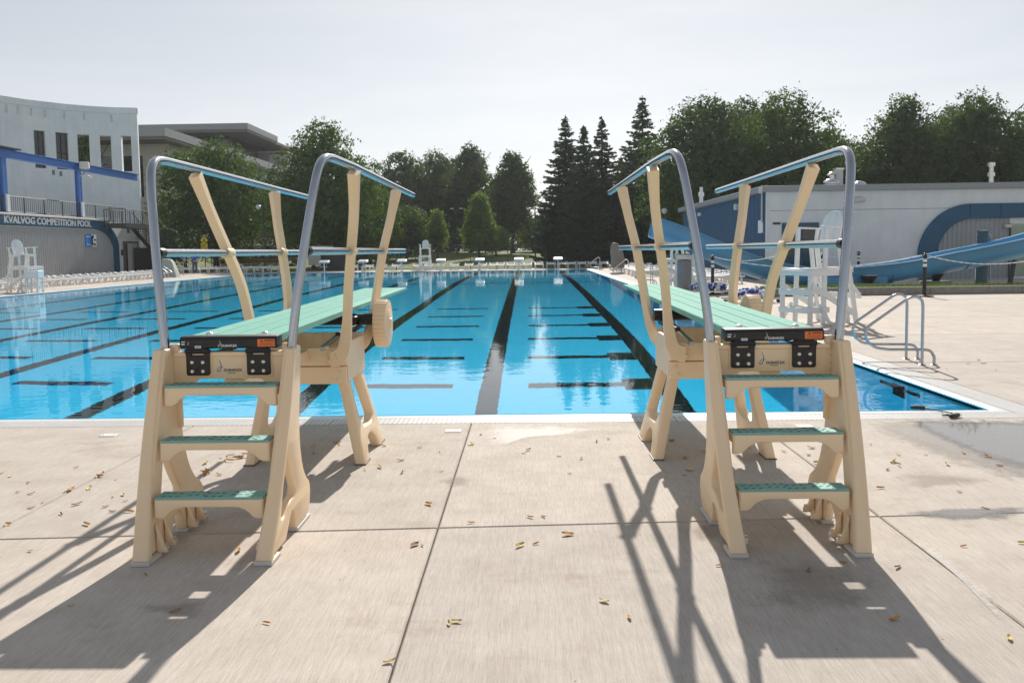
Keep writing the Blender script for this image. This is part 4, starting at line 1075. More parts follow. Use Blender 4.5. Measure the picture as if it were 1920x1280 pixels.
for a, b in zip(cols[:-1], cols[1:]):
    iw = (a, b) in wins
    for (z0, z1) in (((3.8, zw0), (zw1, z_top - .5)) if iw else ((3.8, z_top - .5),)):
        wm.add([wpt(a, z0), wpt(b, z0), wpt(b, z1), wpt(a, z1), wpt(a, z0, TH), wpt(b, z0, TH), wpt(b, z1, TH), wpt(a, z1, TH)], [(0, 1, 2, 3), (5, 4, 7, 6), (0, 4, 5, 1), (3, 2, 6, 7)])
    if iw:
        for c in (a, b): wm.add([wpt(c, zw0), wpt(c, zw0, TH), wpt(c, zw1, TH), wpt(c, zw1)], [(0, 1, 2, 3)])
wm.add([wpt(256, 0), wpt(256, 0, TH), wpt(256, z_top - .5, TH), wpt(256, z_top - .5)], [(0, 1, 2, 3)])
wm.add([wpt(251, 0), wpt(256, 0), wpt(256, 3.8), wpt(251, 3.8)], [(0, 1, 2, 3)])
wm.build('block_wall', 'white_block', cb)
for i_, (a, b) in enumerate(wins[:2]):
    wp = thing_part('window', cb); gm = MB(); gm.add([wpt(a, zw0, .32), wpt(b, zw0, .32), wpt(b, zw1, .32), wpt(a, zw1, .32)], [(0, 1, 2, 3)]); gm.build('pane', 'glass_dark', wp)
    mid_ = (a + b) / 2; MB().bar(wpt(mid_, zw0, .30), wpt(mid_, zw1, .30), .06, .06).build('mullion', 'dark_metal', wp); MB().bar(wpt(a, zw0 + 1.4, .30), wpt(b, zw0 + 1.4, .30), .06, .06).build('transom', 'dark_metal', wp)
cp = MB()
for a, b in zip(cols[:-1], cols[1:]):
    cp.add([wpt(a, z_top - .5, -.07), wpt(b, z_top - .5, -.07), wpt(b, z_top, -.07), wpt(a, z_top, -.07), wpt(a, z_top - .5, TH), wpt(b, z_top - .5, TH), wpt(b, z_top, TH), wpt(a, z_top, TH)], [(0, 1, 2, 3), (4, 7, 6, 5), (3, 2, 6, 7), (0, 4, 5, 1)])
cp.build('coping', 'white_block', cb)
for (px, py) in ((10.5, 204), (32, 206.5), (57.5, 210), (83, 213), (119, 216), (157, 219), (208, 222.5)):
    z = at(px, py, wall_plan(px).y).z; q = wpt(px, z)
    MB().box(q[0] - .05, q[0] + .05, q[1] - .08, q[1] + .14, z - .3, z + .3).build('scupper', 'pale_cap', cb)
for (px, py) in ((93, 323.5), (107, 326)):
    z = at(px, py, wall_plan(px).y).z; q = wpt(px, z); MB().box(q[0] - .08, q[0] + .08, q[1] - .07, q[1] + .1, z - .2, z + .2).build('scupper', 'ribbed_grey', cb)

# ---- stairs from terrace
st = thing('terrace_stairs', 'dark steel staircase with landing coming down from the roof terrace', 'staircase', (0, 0, 0))
sx0, sx1 = -31.55, -29.9; yl0, yl1 = ax(222, 425, -30.5).y, ax(272, 425, -30.5).y; zl = 3.9; ys1 = ax(352, 515, -30.0).y
MB().box(sx0, sx1, yl0, yl1, zl - .32, zl).build('landing', 'dark_stair', st)
nst = 22
for k in range(nst):
    y = yl1 + (ys1 - yl1) * (k + .5) / nst; z = zl * (1 - (k + 1) / (nst + .5))
    MB().box(sx0 + .06, sx1 - .06, y - .19, y + .19, z - .05, z).build('tread', 'dark_stair', st)
for X in (sx0, sx1): MB().bar((X, yl1 - .1, zl - .16), (X, ys1, .08), .07, .36).build('stringer', 'dark_stair', st)
for (X, Y_) in ((sx1, yl1 - .1), (sx1, yl0 + .3)): MB().box(X - .09, X + .09, Y_ - .09, Y_ + .09, 0 if Y_ > yl0 + 1 else zl - .75, zl - .3).build('post', 'dark_stair', st)
for X in (sx0 + .02, sx1 - .02):
    MB().tube([(X, yl0, zl + 1.05), (X, yl1, zl + 1.05), (X, ys1, 1.05)], .03, 6).build('handrail', 'dark_metal', st)
    for k in range(34):
        y = yl0 + (ys1 - yl0) * k / 33; zz = zl if y < yl1 else zl * (1 - (y - yl1) / (ys1 - yl1))
        MB().bar((X, y, zz), (X, y, zz + 1.05), .02 if k % 4 else .06, .02 if k % 4 else .06).build('baluster', 'dark_metal', st)
MB().tube([(sx0, yl0, zl + 1.05), (sx1, yl0, zl + 1.05)], .03, 6).build('handrail', 'dark_metal', st)
for k in range(8): MB().bar((sx0 + .2 * k, yl0, zl), (sx0 + .2 * k, yl0, zl + 1.05), .02, .02).build('baluster', 'dark_metal', st)
MB().box(sx0 - .0, sx0 + .05, yl1 + .2, yl1 + 5.4, .0, 2.1).build('under_stair_screen', 'dark_metal', st)  # dark sheet standing in for the dark region under the stairs

# ---- modern building far left
mbd = thing('modern_building', 'modern beige building with wide grey cantilevered flat roofs, far left', 'building', (0, 0, 0))
MB().box(-75, -37.6, 84, 150, 0, 13.1).build('wall', 'beige_panel', mbd)
for k in range(4): MB().box(-75, -37.55, 83.96, 84.0, 2.9 * k + 1.2, 2.9 * k + 1.24).build('panel_joint', 'brown_eave', mbd)
for k in range(16):
    y = 90 + 3.4 * k; MB().box(-37.6, -37.52, y, y + 3.2, 8.4, 12.6).build('wall_panel', 'light_panel', mbd)
MB().box(-78, -36.4, 80.5, 152, 13.1, 13.4).build('eave', 'brown_eave', mbd)
e = MB().box(-78.1, -36.3, 80.4, 152, 13.4, 14.25).build('roof_fascia', 'grey_fascia', mbd)
MB().box(-72, -42, 113, 150, 13, 18.0).build('upper_glazing', 'glass_dark', mbd)
for k in range(8): MB().box(-72 + 4 * k, -71.6 + 4 * k, 112.8, 113, 12, 17.6).build('column', 'grey_fascia', mbd)
MB().box(-80, -37.9, 109, 152, 18.0, 18.35).build('upper_eave', 'brown_eave', mbd)
MB().box(-80.1, -37.8, 108.9, 122, 18.35, 19.15).build('upper_fascia', 'grey_fascia', mbd)
for k in range(5): MB().box(-70 + 6 * k, -69.85 + 6 * k, 83.9, 84, 7.5, 12.0).build('window_mullion', 'dark_metal', mbd); MB().box(-69.8 + 6 * k, -64.4 + 6 * k, 83.93, 84, 7.6, 11.9).build('window', 'glass_dark', mbd)
sb = thing('grey_stair_tower', 'plain grey block tower beyond the cantilevered roof', 'building', (0, 0, 0))
MB().box(-44, -40.2, 125, 134, 0, 17.1).build('wall', 'grey_fascia', sb); MB().box(-40.2, -37.4, 125.4, 134, 0, 16.9).build('wall', 'light_panel', sb); MB().box(-44.1, -37.3, 124.9, 134.1, 17.1, 17.3).build('coping', 'pale_cap', sb)

# ---- right bath house
RY = 35.0; rz_ = lambda px, py: at(px, py, RY)
bh = thing('bath_house', 'low white bath house with navy arch and grey flat roof on the right', 'building', (0, 0, 0))
xc = rz_(1438, 450).x; zr = rz_(1600, 346.5).z; zw = rz_(1600, 357.5).z; xr = 40.0; yback = 53.5
MB().box(xc, xr, RY, yback, -.02, zw).build('wall', 'white_wall', bh)
corrugated('navy_siding', (RY + .02, yback, lambda y: (.02, zw - .01)), .22, .03, 'navy_siding', lambda u, v, w: (xc - .004 - w, u, v), bh)
MB().box(xc - .04, xc - .001, RY - .03, RY + .09, 0, zw).build('corner_trim', 'white_wall', bh)
MB().box(xc - .30, xr, RY - .18, yback + .5, zw, zr).build('roof_fascia', 'grey_fascia', bh, bevel=.02)
MB().box(xc - .36, xc - .28, RY - .25, RY + .1, zw - .05, zr - .02).build('gutter_end', 'pale_cap', bh)
zs = rz_(1600, 393).z; MB().box(xc + .1, xr, RY - .006, RY + .01, zs - .012, zs + .012).build('wall_groove', 'grey_fascia', bh)
# arch
xo_, xi_ = rz_(1719, 480).x, rz_(1754, 480).x; zo_, zi_ = rz_(1850, 381.5).z, rz_(1850, 409).z; xe = 34.0
def arc2(cx_, cz_, rx_, rz2, n=14): return [(cx_ - rx_ * cos(pi / 2 * k / n), cz_ + rz2 * sin(pi / 2 * k / n)) for k in range(n + 1)]
Ro = 2.25; Ri = Ro - (xi_ - xo_) * .9
a_out = [(xo_, .02)] + arc2(xo_ + Ro, zo_ - 2.3, Ro, 2.3) + [(xe, zo_), (xe, zi_)] + list(reversed(arc2(xi_ + Ri, zi_ - 1.65, Ri, 1.65))) + [(xi_, .02)]
ar = plate('arch_band', [a_out], .12, 'navy', lambda u, v, w: (u, RY - .07 + w, v), bh, bevel=.008)
for px in (1816, 1874, 1932): q = rz_(px, 390); MB().box(q.x - .01, q.x + .01, RY - .135, RY - .12, zi_, zo_).build('arch_seam', 'black_tile', ar)
def arch_top(x):
    if x > xi_ + Ri: return zi_ - .01
    t = 1 - (x - xi_) / Ri; return (zi_ - 1.65) + 1.65 * sqrt(max(0, 1 - t * t)) - .01
corrugated('corrugated_siding', (xi_ + .01, rz_(1892, 450).x, lambda x: (.02, max(.03, arch_top(x)))), .20, .03, 'grey_siding', lambda u, v, w: (u, RY - .006 - w, v), bh)
wx = rz_(1893, 450).x; wn_ = MB().box(wx, wx + 3.2, RY - .05, RY - .012, .12, rz_(1893, 420).z).build('window', 'glass_green', bh)
MB().box(wx + 3.2, xe, RY - .03, RY - .01, .02, zi_).build('siding_panel', 'grey_siding', bh)
for X in (wx - .05, wx + 1.6, wx + 3.2): MB().box(X, X + .06, RY - .08, RY - .02, .05, rz_(1893, 419).z).build('window_frame', 'dark_metal', wn_)
q = rz_(1885.5, 424); lm = MB().box(q.x - .13, q.x + .13, RY - .25, RY - .04, q.z - .08, q.z + .08).build('wall_lamp', 'pale_cap', bh, bevel=.03)
p, q = rz_(1465, 525), rz_(1535, 417)
dd = MB().box(p.x, q.x, RY - .05, RY + .02, .02, q.z).build('double_door', 'navy', bh)
for k in range(2):
    w = (q.x - p.x) / 2; d_ = MB().box(p.x + .07 + w * k, p.x + w - .05 + w * k, RY - .07, RY - .051, .1, q.z - .12).build('door_leaf', 'glass_dark', dd)
a, b = rz_(1449, 421), rz_(1463, 417); MB().box(a.x, b.x, RY - .05, RY + .01, a.z, b.z).build('door_canopy', 'dark_metal', bh)
q = rz_(1609, 376); MB().lathe([(.0, .18), (.14, .16), (.24, .08), (.28, 0), (.26, -.05)], 16, c=(q.x, RY - .05, q.z)).build('dome_lamp', 'pale_cap', bh)
# blue side: lamp, sign, louvre, downpipe
def sideq(px, py): return ax(px, py, xc)
q = sideq(1428, 425); MB().box(xc - .06, xc - .034, q.y - .35, q.y + .35, q.z - .28, q.z + .28).build('wall_sign', 'sticker_white', bh)
q = sideq(1386, 388); MB().box(xc - .25, xc - .03, q.y - .15, q.y + .15, q.z - .15, q.z + .15).build('wall_lamp', 'pale_cap', bh, bevel=.05)
q = sideq(1314, 402); MB().box(xc - .15, xc - .03, q.y - .3, q.y + .3, q.z - .1, q.z + .1).build('wall_lamp', 'pale_cap', bh, bevel=.03)
a, b = sideq(1299, 448), sideq(1305, 422)
for k in range(6): z = a.z + (b.z - a.z) * k / 6; MB().bar((xc - .06, b.y, z + .1), (xc - .06, a.y, z + .1), .04, .10, (1, 0, .7)).build('louvre', 'light_panel', bh)
q = sideq(1433, 380); MB().tube([(xc - .10, q.y, zw), (xc - .10, q.y, zw - 1.3)], .045, 8).build('downpipe', 'light_panel', bh)
# roof vents
def vent(px, py, label): p = at(px, py, 38.0); return thing('roof_vent', label, 'roof vent', (p.x, 38.0, zr), 0, 'metal vents on the bath house roof')
r = vent(1559, 340, 'round steel turbine vent at the left of the roof vents'); tv = MB().lathe([(.30, 0), (.33, .05), (.40, .18), (.38, .36), (.26, .48), (.06, .53)], 20).build('turbine', 'steel', r)
for k in range(14): a = 2 * pi * k / 14; MB().bar((.36 * cos(a), .36 * sin(a), .06), (.26 * cos(a), .26 * sin(a), .46), .02, .06, (cos(a), sin(a), 0)).build('fin', 'bolt_steel', tv)
r = vent(1612, 341, 'smaller round steel turbine vent beside the tall square duct'); MB().lathe([(.24, 0), (.32, .12), (.30, .26), (.18, .36), (.04, .4)], 18).build('turbine', 'steel', r); MB().lathe([(.20, -.05), (.24, .02)], 14).build('collar', 'bolt_steel', r)
r = vent(1569, 340, 'slim capped steel flue above the turbine vent'); MB().lathe([(.13, 0), (.13, .72)], 12, c=(0, .6, 0)).build('pipe', 'bolt_steel', r); MB().lathe([(.24, .74), (.22, .78), (.05, .90)], 14, c=(0, .6, 0)).build('cap', 'bolt_steel', r)
r = vent(1582, 340, 'tall square metal duct behind the right board handrail'); MB().box(-.17, .17, .5, .84, 0, 1.05).build('duct', 'light_panel', r, bevel=.02); MB().box(-.2, .2, .47, .87, .98, 1.06).build('cap', 'bolt_steel', r)
r = vent(1858, 345, 'thin stacked steel flue pipe at the right of the roof')
MB().lathe([(.13, 0), (.16, .04), (.19, .12), (.19, .14), (.10, .18), (.09, 1.1)], 14).build('pipe', 'bolt_steel', r)
for z in (.52, .98): MB().lathe([(.155, z), (.155, z + .17)], 12).build('collar', 'bolt_steel', r)
# roof penetrations on the side
p = at(1332, 370, 48); r = thing('roof_vent', 'small white vent pipe at the far end of the blue side roof', 'roof vent', (xc + .4, 50, zr), 0, 'metal vents on the bath house roof'); MB().lathe([(.12, 0), (.12, .5), (.18, .52), (.18, .75), (.1, .8), (.1, 1.1)], 12).build('pipe', 'white_resin', r); MB().lathe([(.2, 0), (.2, .06)], 12).build('collar', 'bolt_steel', r)

# ================================================================== TREES
def quad_mesh(name, mat, P, T, B, W, H):
    """one mesh of diamond leaves: centres P, axes T and B, half sizes W and H"""
    n = len(P); V = np.empty((n, 4, 3), np.float32)
    V[:, 0] = P - T * W[:, None]; V[:, 1] = P - B * (H * .9)[:, None]; V[:, 2] = P + T * W[:, None]; V[:, 3] = P + B * H[:, None]
    me = bpy.data.meshes.new(name); me.vertices.add(n * 4); me.vertices.foreach_set('co', V.reshape(-1))
    me.loops.add(n * 4); me.loops.foreach_set('vertex_index', np.arange(n * 4, dtype=np.int32))
    me.polygons.add(n); me.polygons.foreach_set('loop_start', np.arange(0, n * 4, 4, dtype=np.int32)); me.polygons.foreach_set('loop_total', np.full(n, 4, np.int32))
    me.materials.append(M[mat]); me.update(calc_edges=True); me.validate(); return me
def unit(v): return v / np.maximum(1e-6, np.linalg.norm(v, axis=1))[:, None]
def frames(D, rs):
    A = unit(np.cross(D, rs.normal(size=D.shape))); return A, np.cross(D, A)
def leaf_cloud(lobes, n, size, seed, name='crown', mat='leaf_mid', q=7):
    """leaves scattered in small sprays over and through overlapping lobes (cx,cy,cz,rx,ry,rz)"""
    rs = np.random.RandomState(seed); L = np.array(lobes, float); vol = (L[:, 3] * L[:, 4] * L[:, 5]) ** .72; cnt = np.maximum(3, (n * vol / vol.sum() / q).astype(int))
    idx = np.repeat(np.arange(len(L)), cnt); k = len(idx); l = L[idx]
    u = rs.uniform(-1, 1, k); a = rs.uniform(0, 2 * pi, k); s = np.sqrt(1 - u * u)
    rad = rs.uniform(.30, 1.0, k) ** .45 * (.88 + .22 * rs.uniform(0, 1, k) ** 2 + .10 * np.sin(a * 5 + idx) * np.sin(u * 6))
    C = np.stack([l[:, 0] + l[:, 3] * rad * s * np.cos(a), l[:, 1] + l[:, 4] * rad * s * np.sin(a), l[:, 2] + l[:, 5] * rad * u], 1)
    O = unit(np.stack([s * np.cos(a), s * np.sin(a), u * .8 + .25], 1))
    C = np.repeat(C, q, 0); O = np.repeat(O, q, 0); m = len(C)
    spray = np.repeat(rs.uniform(.7, 1.6, k), q)
    P = C + rs.normal(size=(m, 3)) * np.array([1, 1, .65]) * (size * 1.25 * spray)[:, None]
    D = unit(O + rs.normal(size=(m, 3)) * .7); T, B = frames(D, rs)
    W = size * rs.uniform(.4, 1.15, m) * (1 + 2.2 * np.maximum(0, .86 - np.repeat(rad, q))); return quad_mesh(name, mat, P, T, B, W, W * rs.uniform(.4, .8, m))
def trunk_mesh(h, r, rg, forks=6, spread=.35, first=.25):
    mb = MB(); pts = [Vector((0, 0, -.1))]; n = 7
    for i in range(1, n + 1): pts.append(Vector((rg.uniform(-.02, .02) * h, rg.uniform(-.02, .02) * h, h * .8 * i / n)))
    def limb(P, r0, r1, k=8):
        P = cat_rom(P, 3); m = len(P); mb.sweep(P, [(cos(2 * pi * j / k), sin(2 * pi * j / k)) for j in range(k)], up=(0, 1, 0), scales=[r0 + (r1 - r0) * (i / (m - 1)) ** .7 + (r0 * .45 * max(0, 1 - i / 3) if r0 == r else 0) for i in range(m)])
    limb(pts, r, r * .2)
    for k in range(forks):
        z = h * (first + (.7 - first) * k / max(1, forks - 1)); a = k * 2.4 + rg.uniform(-.4, .4); L = h * spread * (1 - .4 * k / forks) * rg.uniform(.8, 1.1)
        b = Vector((0, 0, z)); e = b + Vector((L * cos(a), L * sin(a), L * rg.uniform(.7, 1.1)))
        limb([b, b.lerp(e, .5) + Vector((0, 0, -L * .08)), e], r * .45, r * .08, 6)
    return mb
def crown_lobes(w, h, z0, rg, n=16, shape='round'):
    """lobes filling a crown of width w from z0 to z0+h"""
    L = []
    for i in range(n):
        t = (i + .5) / n; z = z0 + h * (.10 + .86 * t)
        if shape == 'round': env = (max(.05, 1 - abs(2 * (t - .42)) ** 2.8)) ** .5
        elif shape == 'oval': env = (max(.06, 1 - abs(2 * (t - .34)) ** 2.2 * .62)) ** .7
        elif shape == 'spire': env = max(.10, (1 - t) ** .8) * (1.0 if t > .15 else .75)
        else: env = .9 * (1 - abs(t - .6) ** 1.5)
        a = i * 2.399 + rg.uniform(-.5, .5); R = w / 2 * env
        lr = w * rg.uniform(.16, .26) * (.55 + .45 * env); off = max(0, R - lr) * rg.uniform(.7, 1.0)
        L.append((off * cos(a), off * sin(a), z, lr, lr, lr * rg.uniform(.75, 1.0)))
        if env > .5 and i % 2 == 0: L.append((-off * .8 * cos(a), -off * .8 * sin(a), z + rg.uniform(-.06, .06) * h, lr * .9, lr * .9, lr * .75))
    L.append((0, 0, z0 + h * .5, w * .25, w * .25, h * .36))
    zm = max(l[2] + l[5] * 1.06 for l in L); k = (z0 + h) / zm
    return [(l[0], l[1], l[2] * k, l[3], l[4], l[5] * k) for l in L]
def tree(name, label, px, Y, top_y, wpx, base=None, mat='leaf_mid', shape='round', n=9000, size=.24, seed=1, clear=.16, dx=0, group=None, lobes=16):
    rg = random.Random(seed); hz = at(px, 470, Y); x = hz.x + dx; zg = ground_z(x, Y) if base is None else base
    zt = at(px, top_y, Y).z; h = zt - zg; w = 1.22 * wpx / FPX * Y
    r = thing(name, label, 'tree', (x, Y, zg), 0, group)
    link('trunk', trunk_mesh(h, max(.12, h * .02), rg, first=max(.12, clear)).mesh('trunk', 'bark'), r)
    link('crown', leaf_cloud(crown_lobes(w, h * (1 - clear), h * clear, rg, lobes, shape), int(n * 2.6), size * .62, seed, 'crown', mat), r); return r
def conifer(label, px, Y, top_y, wpx, seed, group='spruces right of centre'):
    rg = random.Random(seed); x = at(px, 470, Y).x; zg = ground_z(x, Y); h = at(px, top_y, Y).z - zg; w = 1.45 * wpx / FPX * Y
    r = thing('spruce_tree', label, 'tree', (x, Y, zg), 0, group)
    link('trunk', MB().lathe([(.26, -.1), (.20, h * .2), (.04, h * .99)], 8).mesh('trunk', 'bark'), r)
    rs = np.random.RandomState(seed); PP, DD = [], []; z = h * .04; ph_ = 0.0
    while z < h * .985:
        t = z / h; R = w / 2 * ((1 - t) ** .85) * (1 if t > .1 else .85) + .05; nb = max(5, int(7 + 9 * (1 - t)))
        for k in range(nb):
            a = ph_ + 2 * pi * k / nb + rs.normal() * .25; L = R * rs.uniform(.55, 1.12); m = max(10, int(L * L * 14 + L * 16)); s_ = rs.uniform(.08, 1, m) ** .75
            zb = z + rs.normal() * h * .007; droop = rs.uniform(.18, .42); ca, sa = cos(a), sin(a)
            sp_ = rs.normal(size=m) * (.05 + .22 * L * s_ * (1.05 - s_)); rr = L * s_
            zz = zb - droop * rr * (1 - .6 * s_) + .10 * L * s_ ** 2 - np.abs(sp_) * .3 - np.abs(rs.normal(size=m)) * .09
            PP.append(np.stack([rr * ca - sa * sp_, rr * sa + ca * sp_, zz], 1)); DD.append(np.stack([np.full(m, ca) + rs.normal(size=m) * .6, np.full(m, sa) + rs.normal(size=m) * .6, rs.uniform(-.6, .25, m)], 1))
        ph_ += 2.4; z += h * .0185 * rs.uniform(.7, 1.3) + .05
    P = np.concatenate(PP); T = unit(np.concatenate(DD)); B = unit(np.cross(T, rs.normal(size=T.shape))); W = rs.uniform(.10, .22, len(P))
    link('crown', quad_mesh('crown', 'needle', P, T, B, W, W * rs.uniform(.3, .55, len(P))), r); return r

tree('broad_tree', 'broad dark green tree before the modern building, left of the left board', 405, 76, 252, 245, shape='round', n=15000, size=.21, seed=11, clear=.08, lobes=22)
tree('broad_tree', 'tall irregular green tree rising behind the left board handrails', 612, 73, 215, 232, shape='oval', n=16000, size=.21, seed=23, clear=.08, lobes=24)
tree('broad_tree', 'bushy green tree low behind the right handrail of the left board', 690, 80, 330, 150, mat='leaf_mid', n=7000, seed=5, clear=.08, size=.2)
tree('broad_tree', 'hazy tall tree behind the young trees, left of centre', 755, 104, 280, 160, mat='leaf_dark', n=9000, seed=31, size=.28, clear=.1)
tree('broad_tree', 'rounded dark tree behind the far lifeguard chair', 822, 108, 278, 140, mat='leaf_dark', n=9000, seed=33, size=.28, clear=.1)
tree('broad_tree', 'dark tree with pointed top behind the bright young tree', 884, 102, 266, 120, mat='leaf_dark', shape='oval', n=9000, seed=34, size=.27, clear=.12)
tree('broad_tree', 'slender dark tree with spiky top right of the bright young tree', 962, 96, 282, 105, mat='leaf_dark', shape='oval', n=9000, seed=36, size=.25, clear=.22)
tree('young_tree', 'small round green tree beside the far lifeguard chair, on its left', 762, 86, 380, 110, mat='leaf_mid', n=5000, seed=41, size=.2, clear=.14)
tree('young_tree', 'thin young tree just right of the far lifeguard chair', 820, 84, 392, 42, mat='leaf_light', shape='oval', n=2500, seed=42, size=.17, clear=.2)
tree('young_tree', 'bright yellow green young tree on the lawn at centre left', 900, 83, 358, 92, mat='leaf_light', shape='spire', n=6500, seed=43, size=.19, clear=.14)
tree('young_tree', 'low bushy young tree right of the bright young tree', 930, 90, 420, 60, mat='leaf_light', n=2500, seed=44, size=.18, clear=.2)
tree('young_tree', 'pale young tree beside the street lamp at centre', 1000, 100, 415, 60, mat='leaf_light', n=2400, seed=45, size=.2, clear=.2)
conifer('tallest leftmost spruce with sparse drooping tiers right of centre', 1062, 78, 213, 108, 51)
conifer('spruce in the middle of the three, its top lower than its neighbours', 1096, 74, 232, 96, 52)
conifer('slim spruce with a sharp top, third from the left', 1130, 78, 216, 100, 53)
conifer('wide tall spruce touching the big leafy tree on the right', 1205, 80, 176, 130, 54)
conifer('shorter spruce filling the gap behind the covered lift', 1165, 84, 290, 110, 55)
tree('broad_tree', 'huge leafy tree behind the blue side of the bath house', 1322, 64, 170, 275, shape='round', n=17000, size=.2, seed=61, clear=.12, mat='leaf_dark', lobes=24)
tree('broad_tree', 'huge leafy tree over the bath house roof vents', 1468, 66, 158, 265, shape='round', n=17000, size=.2, seed=62, clear=.14, mat='leaf_mid', lobes=24)
tree('broad_tree', 'large tree behind the right handrail bend, lower shoulder of the grove', 1560, 72, 240, 150, n=7000, size=.2, seed=66, clear=.1, mat='leaf_dark')
tree('broad_tree', 'tall dense tree with knobbly top right of the sky gap', 1690, 66, 170, 205, shape='oval', n=15000, size=.2, seed=63, clear=.12, mat='leaf_dark', lobes=22)
tree('broad_tree', 'large dense tree above the thin flue at the right edge', 1830, 66, 160, 220, shape='round', n=16000, size=.2, seed=64, clear=.12, mat='leaf_dark', lobes=24)
tree('broad_tree', 'tree cut by the right picture edge, tops level with its neighbour', 1960, 68, 165, 190, n=12000, size=.2, seed=65, clear=.12, mat='leaf_mid')
tree('broad_tree', 'dark tree far behind the sky gap in the right grove', 1620, 84, 262, 170, n=7000, size=.24, seed=67, clear=.05, mat='leaf_dark')
tree('broad_tree', 'dark tree closing the grove low behind the bath house', 1760, 84, 250, 240, n=8000, size=.26, seed=68, clear=.05, mat='leaf_dark')
tree('broad_tree', 'tree seen through the slit windows of the curved white wall', 172, 79.5, 245, 72, n=5000, size=.2, seed=70, clear=.3, mat='leaf_mid', dx=0)
tree('young_tree', 'small light shrub growing beside the terrace stairs', 312, 76, 425, 52, n=2200, size=.16, seed=71, clear=.05, mat='leaf_light')
tree('broad_tree', 'dark tree low behind the broad left trees, near the street', 540, 98, 330, 170, n=7000, size=.26, seed=72, clear=.05, mat='leaf_dark')
tree('broad_tree', 'far dark tree beyond the street at centre', 1015, 128, 395, 110, n=4000, size=.34, seed=73, clear=.03, mat='leaf_dark')
tree('broad_tree', 'far dark tree beyond the street behind the bright young tree', 905, 130, 390, 120, n=4000, size=.34, seed=74, clear=.03, mat='leaf_dark')
tree('broad_tree', 'far dark tree beyond the street behind the small round tree', 790, 130, 375, 140, n=4500, size=.34, seed=75, clear=.03, mat='leaf_dark')
tree('broad_tree', 'far dark tree beyond the street behind the left board rails', 690, 130, 370, 140, n=4500, size=.34, seed=76, clear=.03, mat='leaf_dark')
# hedges behind the right fence
for i, px in enumerate((1215, 1255)):
    p = at(px, 495, 66.0); rg = random.Random(80 + i); r = thing('hedge', ['low clipped hedge left of the slide mouth', 'low clipped hedge under the slide mouth'][i], 'hedge', (p.x, 66, -.03))
    link('foliage', leaf_cloud([(dx, 0, .55, .6, .5, .55) for dx in (-.8, -.2, .4, .9)], 2400, .07, 80 + i, 'foliage', 'hedge_leaf'), r)
    link('stem', MB().lathe([(.05, 0), (.03, .6)], 6).mesh('stem', 'bark'), r)
tree('broad_tree', 'dark understorey tree behind the blue side wall of the bath house', 1270, 82, 300, 190, n=7000, size=.26, seed=91, clear=.02, mat='leaf_dark')
tree('broad_tree', 'dark understorey tree behind the bath house, between the two huge trees', 1395, 76, 178, 190, n=9000, size=.24, seed=92, clear=.02, mat='leaf_dark')
tree('broad_tree', 'dark understorey tree low behind the bath house corner', 1500, 84, 285, 230, n=7000, size=.26, seed=93, clear=.02, mat='leaf_dark')
tree('broad_tree', 'dark tree filling in behind the two dense trees at right', 1770, 78, 195, 170, n=9000, size=.24, seed=94, clear=.05, mat='leaf_dark')
tree('broad_tree', 'dark tree filling in behind the far lifeguard chair', 850, 122, 318, 150, n=7000, size=.3, seed=95, clear=.02, mat='leaf_dark')
tree('broad_tree', 'dark tree filling in beside the slender spiky tree', 925, 124, 335, 130, n=6000, size=.3, seed=96, clear=.02, mat='leaf_dark')
tree('broad_tree', 'dark tree filling in behind the tall irregular tree', 715, 118, 330, 150, n=6000, size=.3, seed=97, clear=.02, mat='leaf_dark')
tree('broad_tree', 'dark tree filling in low between spruces and centre', 1035, 118, 400, 90, n=4000, size=.3, seed=98, clear=.02, mat='leaf_dark')

def raw_mesh(mb, name, mat):
    me = bpy.data.meshes.new(name); me.from_pydata(mb.v, [], mb.f); me.materials.append(M[mat]); me.update(); return me

# ================================================================== STREET, FENCE, SMALL THINGS
fe = thing('chain_link_fence', 'black chain link fence behind the loungers at the far end', 'fence', (0, 0, 0))
FY = 65.2
for k in range(20):
    x = -26 + 3.05 * k; z = ground_z(x, FY)
    MB().lathe([(.03, 0), (.03, 1.85), (.04, 1.86), (.02, 1.9)], 8, c=(x, FY, z)).build('post', 'dark_metal', fe)
for z in (1.80, .08): MB().tube([(-26, FY, z), (31.9, FY, z)], .02, 6).build('rail', 'dark_metal', fe)
wm_ = MB(); st_ = .16
x = -26.0
while x < 31.9:
    for sgn in (1, -1): wm_.bar((x, FY, .05 if sgn > 0 else 1.8), (x + 1.75, FY, 1.8 if sgn > 0 else .05), .005, .005)
    x += st_
g = wm_.build('wire_mesh', 'dark_metal', fe); g['kind'] = 'stuff'

def street_lamp(label, px, Y, top_y, kind):
    p = at(px, top_y, Y); z0 = ground_z(p.x, Y); h = p.z - z0
    r = thing('street_lamp', label, 'street lamp', (p.x, Y, z0), 0)
    MB().lathe([(.14, 0), (.12, .5), (.07, .7), (.05, h)], 10).build('pole', 'lamp_green', r)
    if kind == 'globe':
        MB().tube([(0, 0, h * .98), (-.25, 0, h * 1.0), (-.42, 0, h * .95)], .03, 6).build('arm', 'lamp_green', r)
        MB().lathe([(.05, -.42), (.2, -.3), (.24, -.1), (.15, .0), (.05, .04)], 14, c=(-.42, 0, h * .95)).build('globe', 'globe_white', r)
    else:
        MB().bar((-.5, 0, h), (.5, 0, h), .06, .06).build('arm', 'lamp_green', r)
        for s_ in (-1, 1): MB().box(s_ * .55 - .22, s_ * .55 + .22, -.14, .14, h, h + .12).build('lamp_head', 'globe_white', r, bevel=.03)
    return r
street_lamp('green street lamp with a globe behind the left board post', 493, 70, 378, 'globe')
street_lamp('twin headed lamp post behind the far lifeguard chair', 856, 95, 392, 'twin')
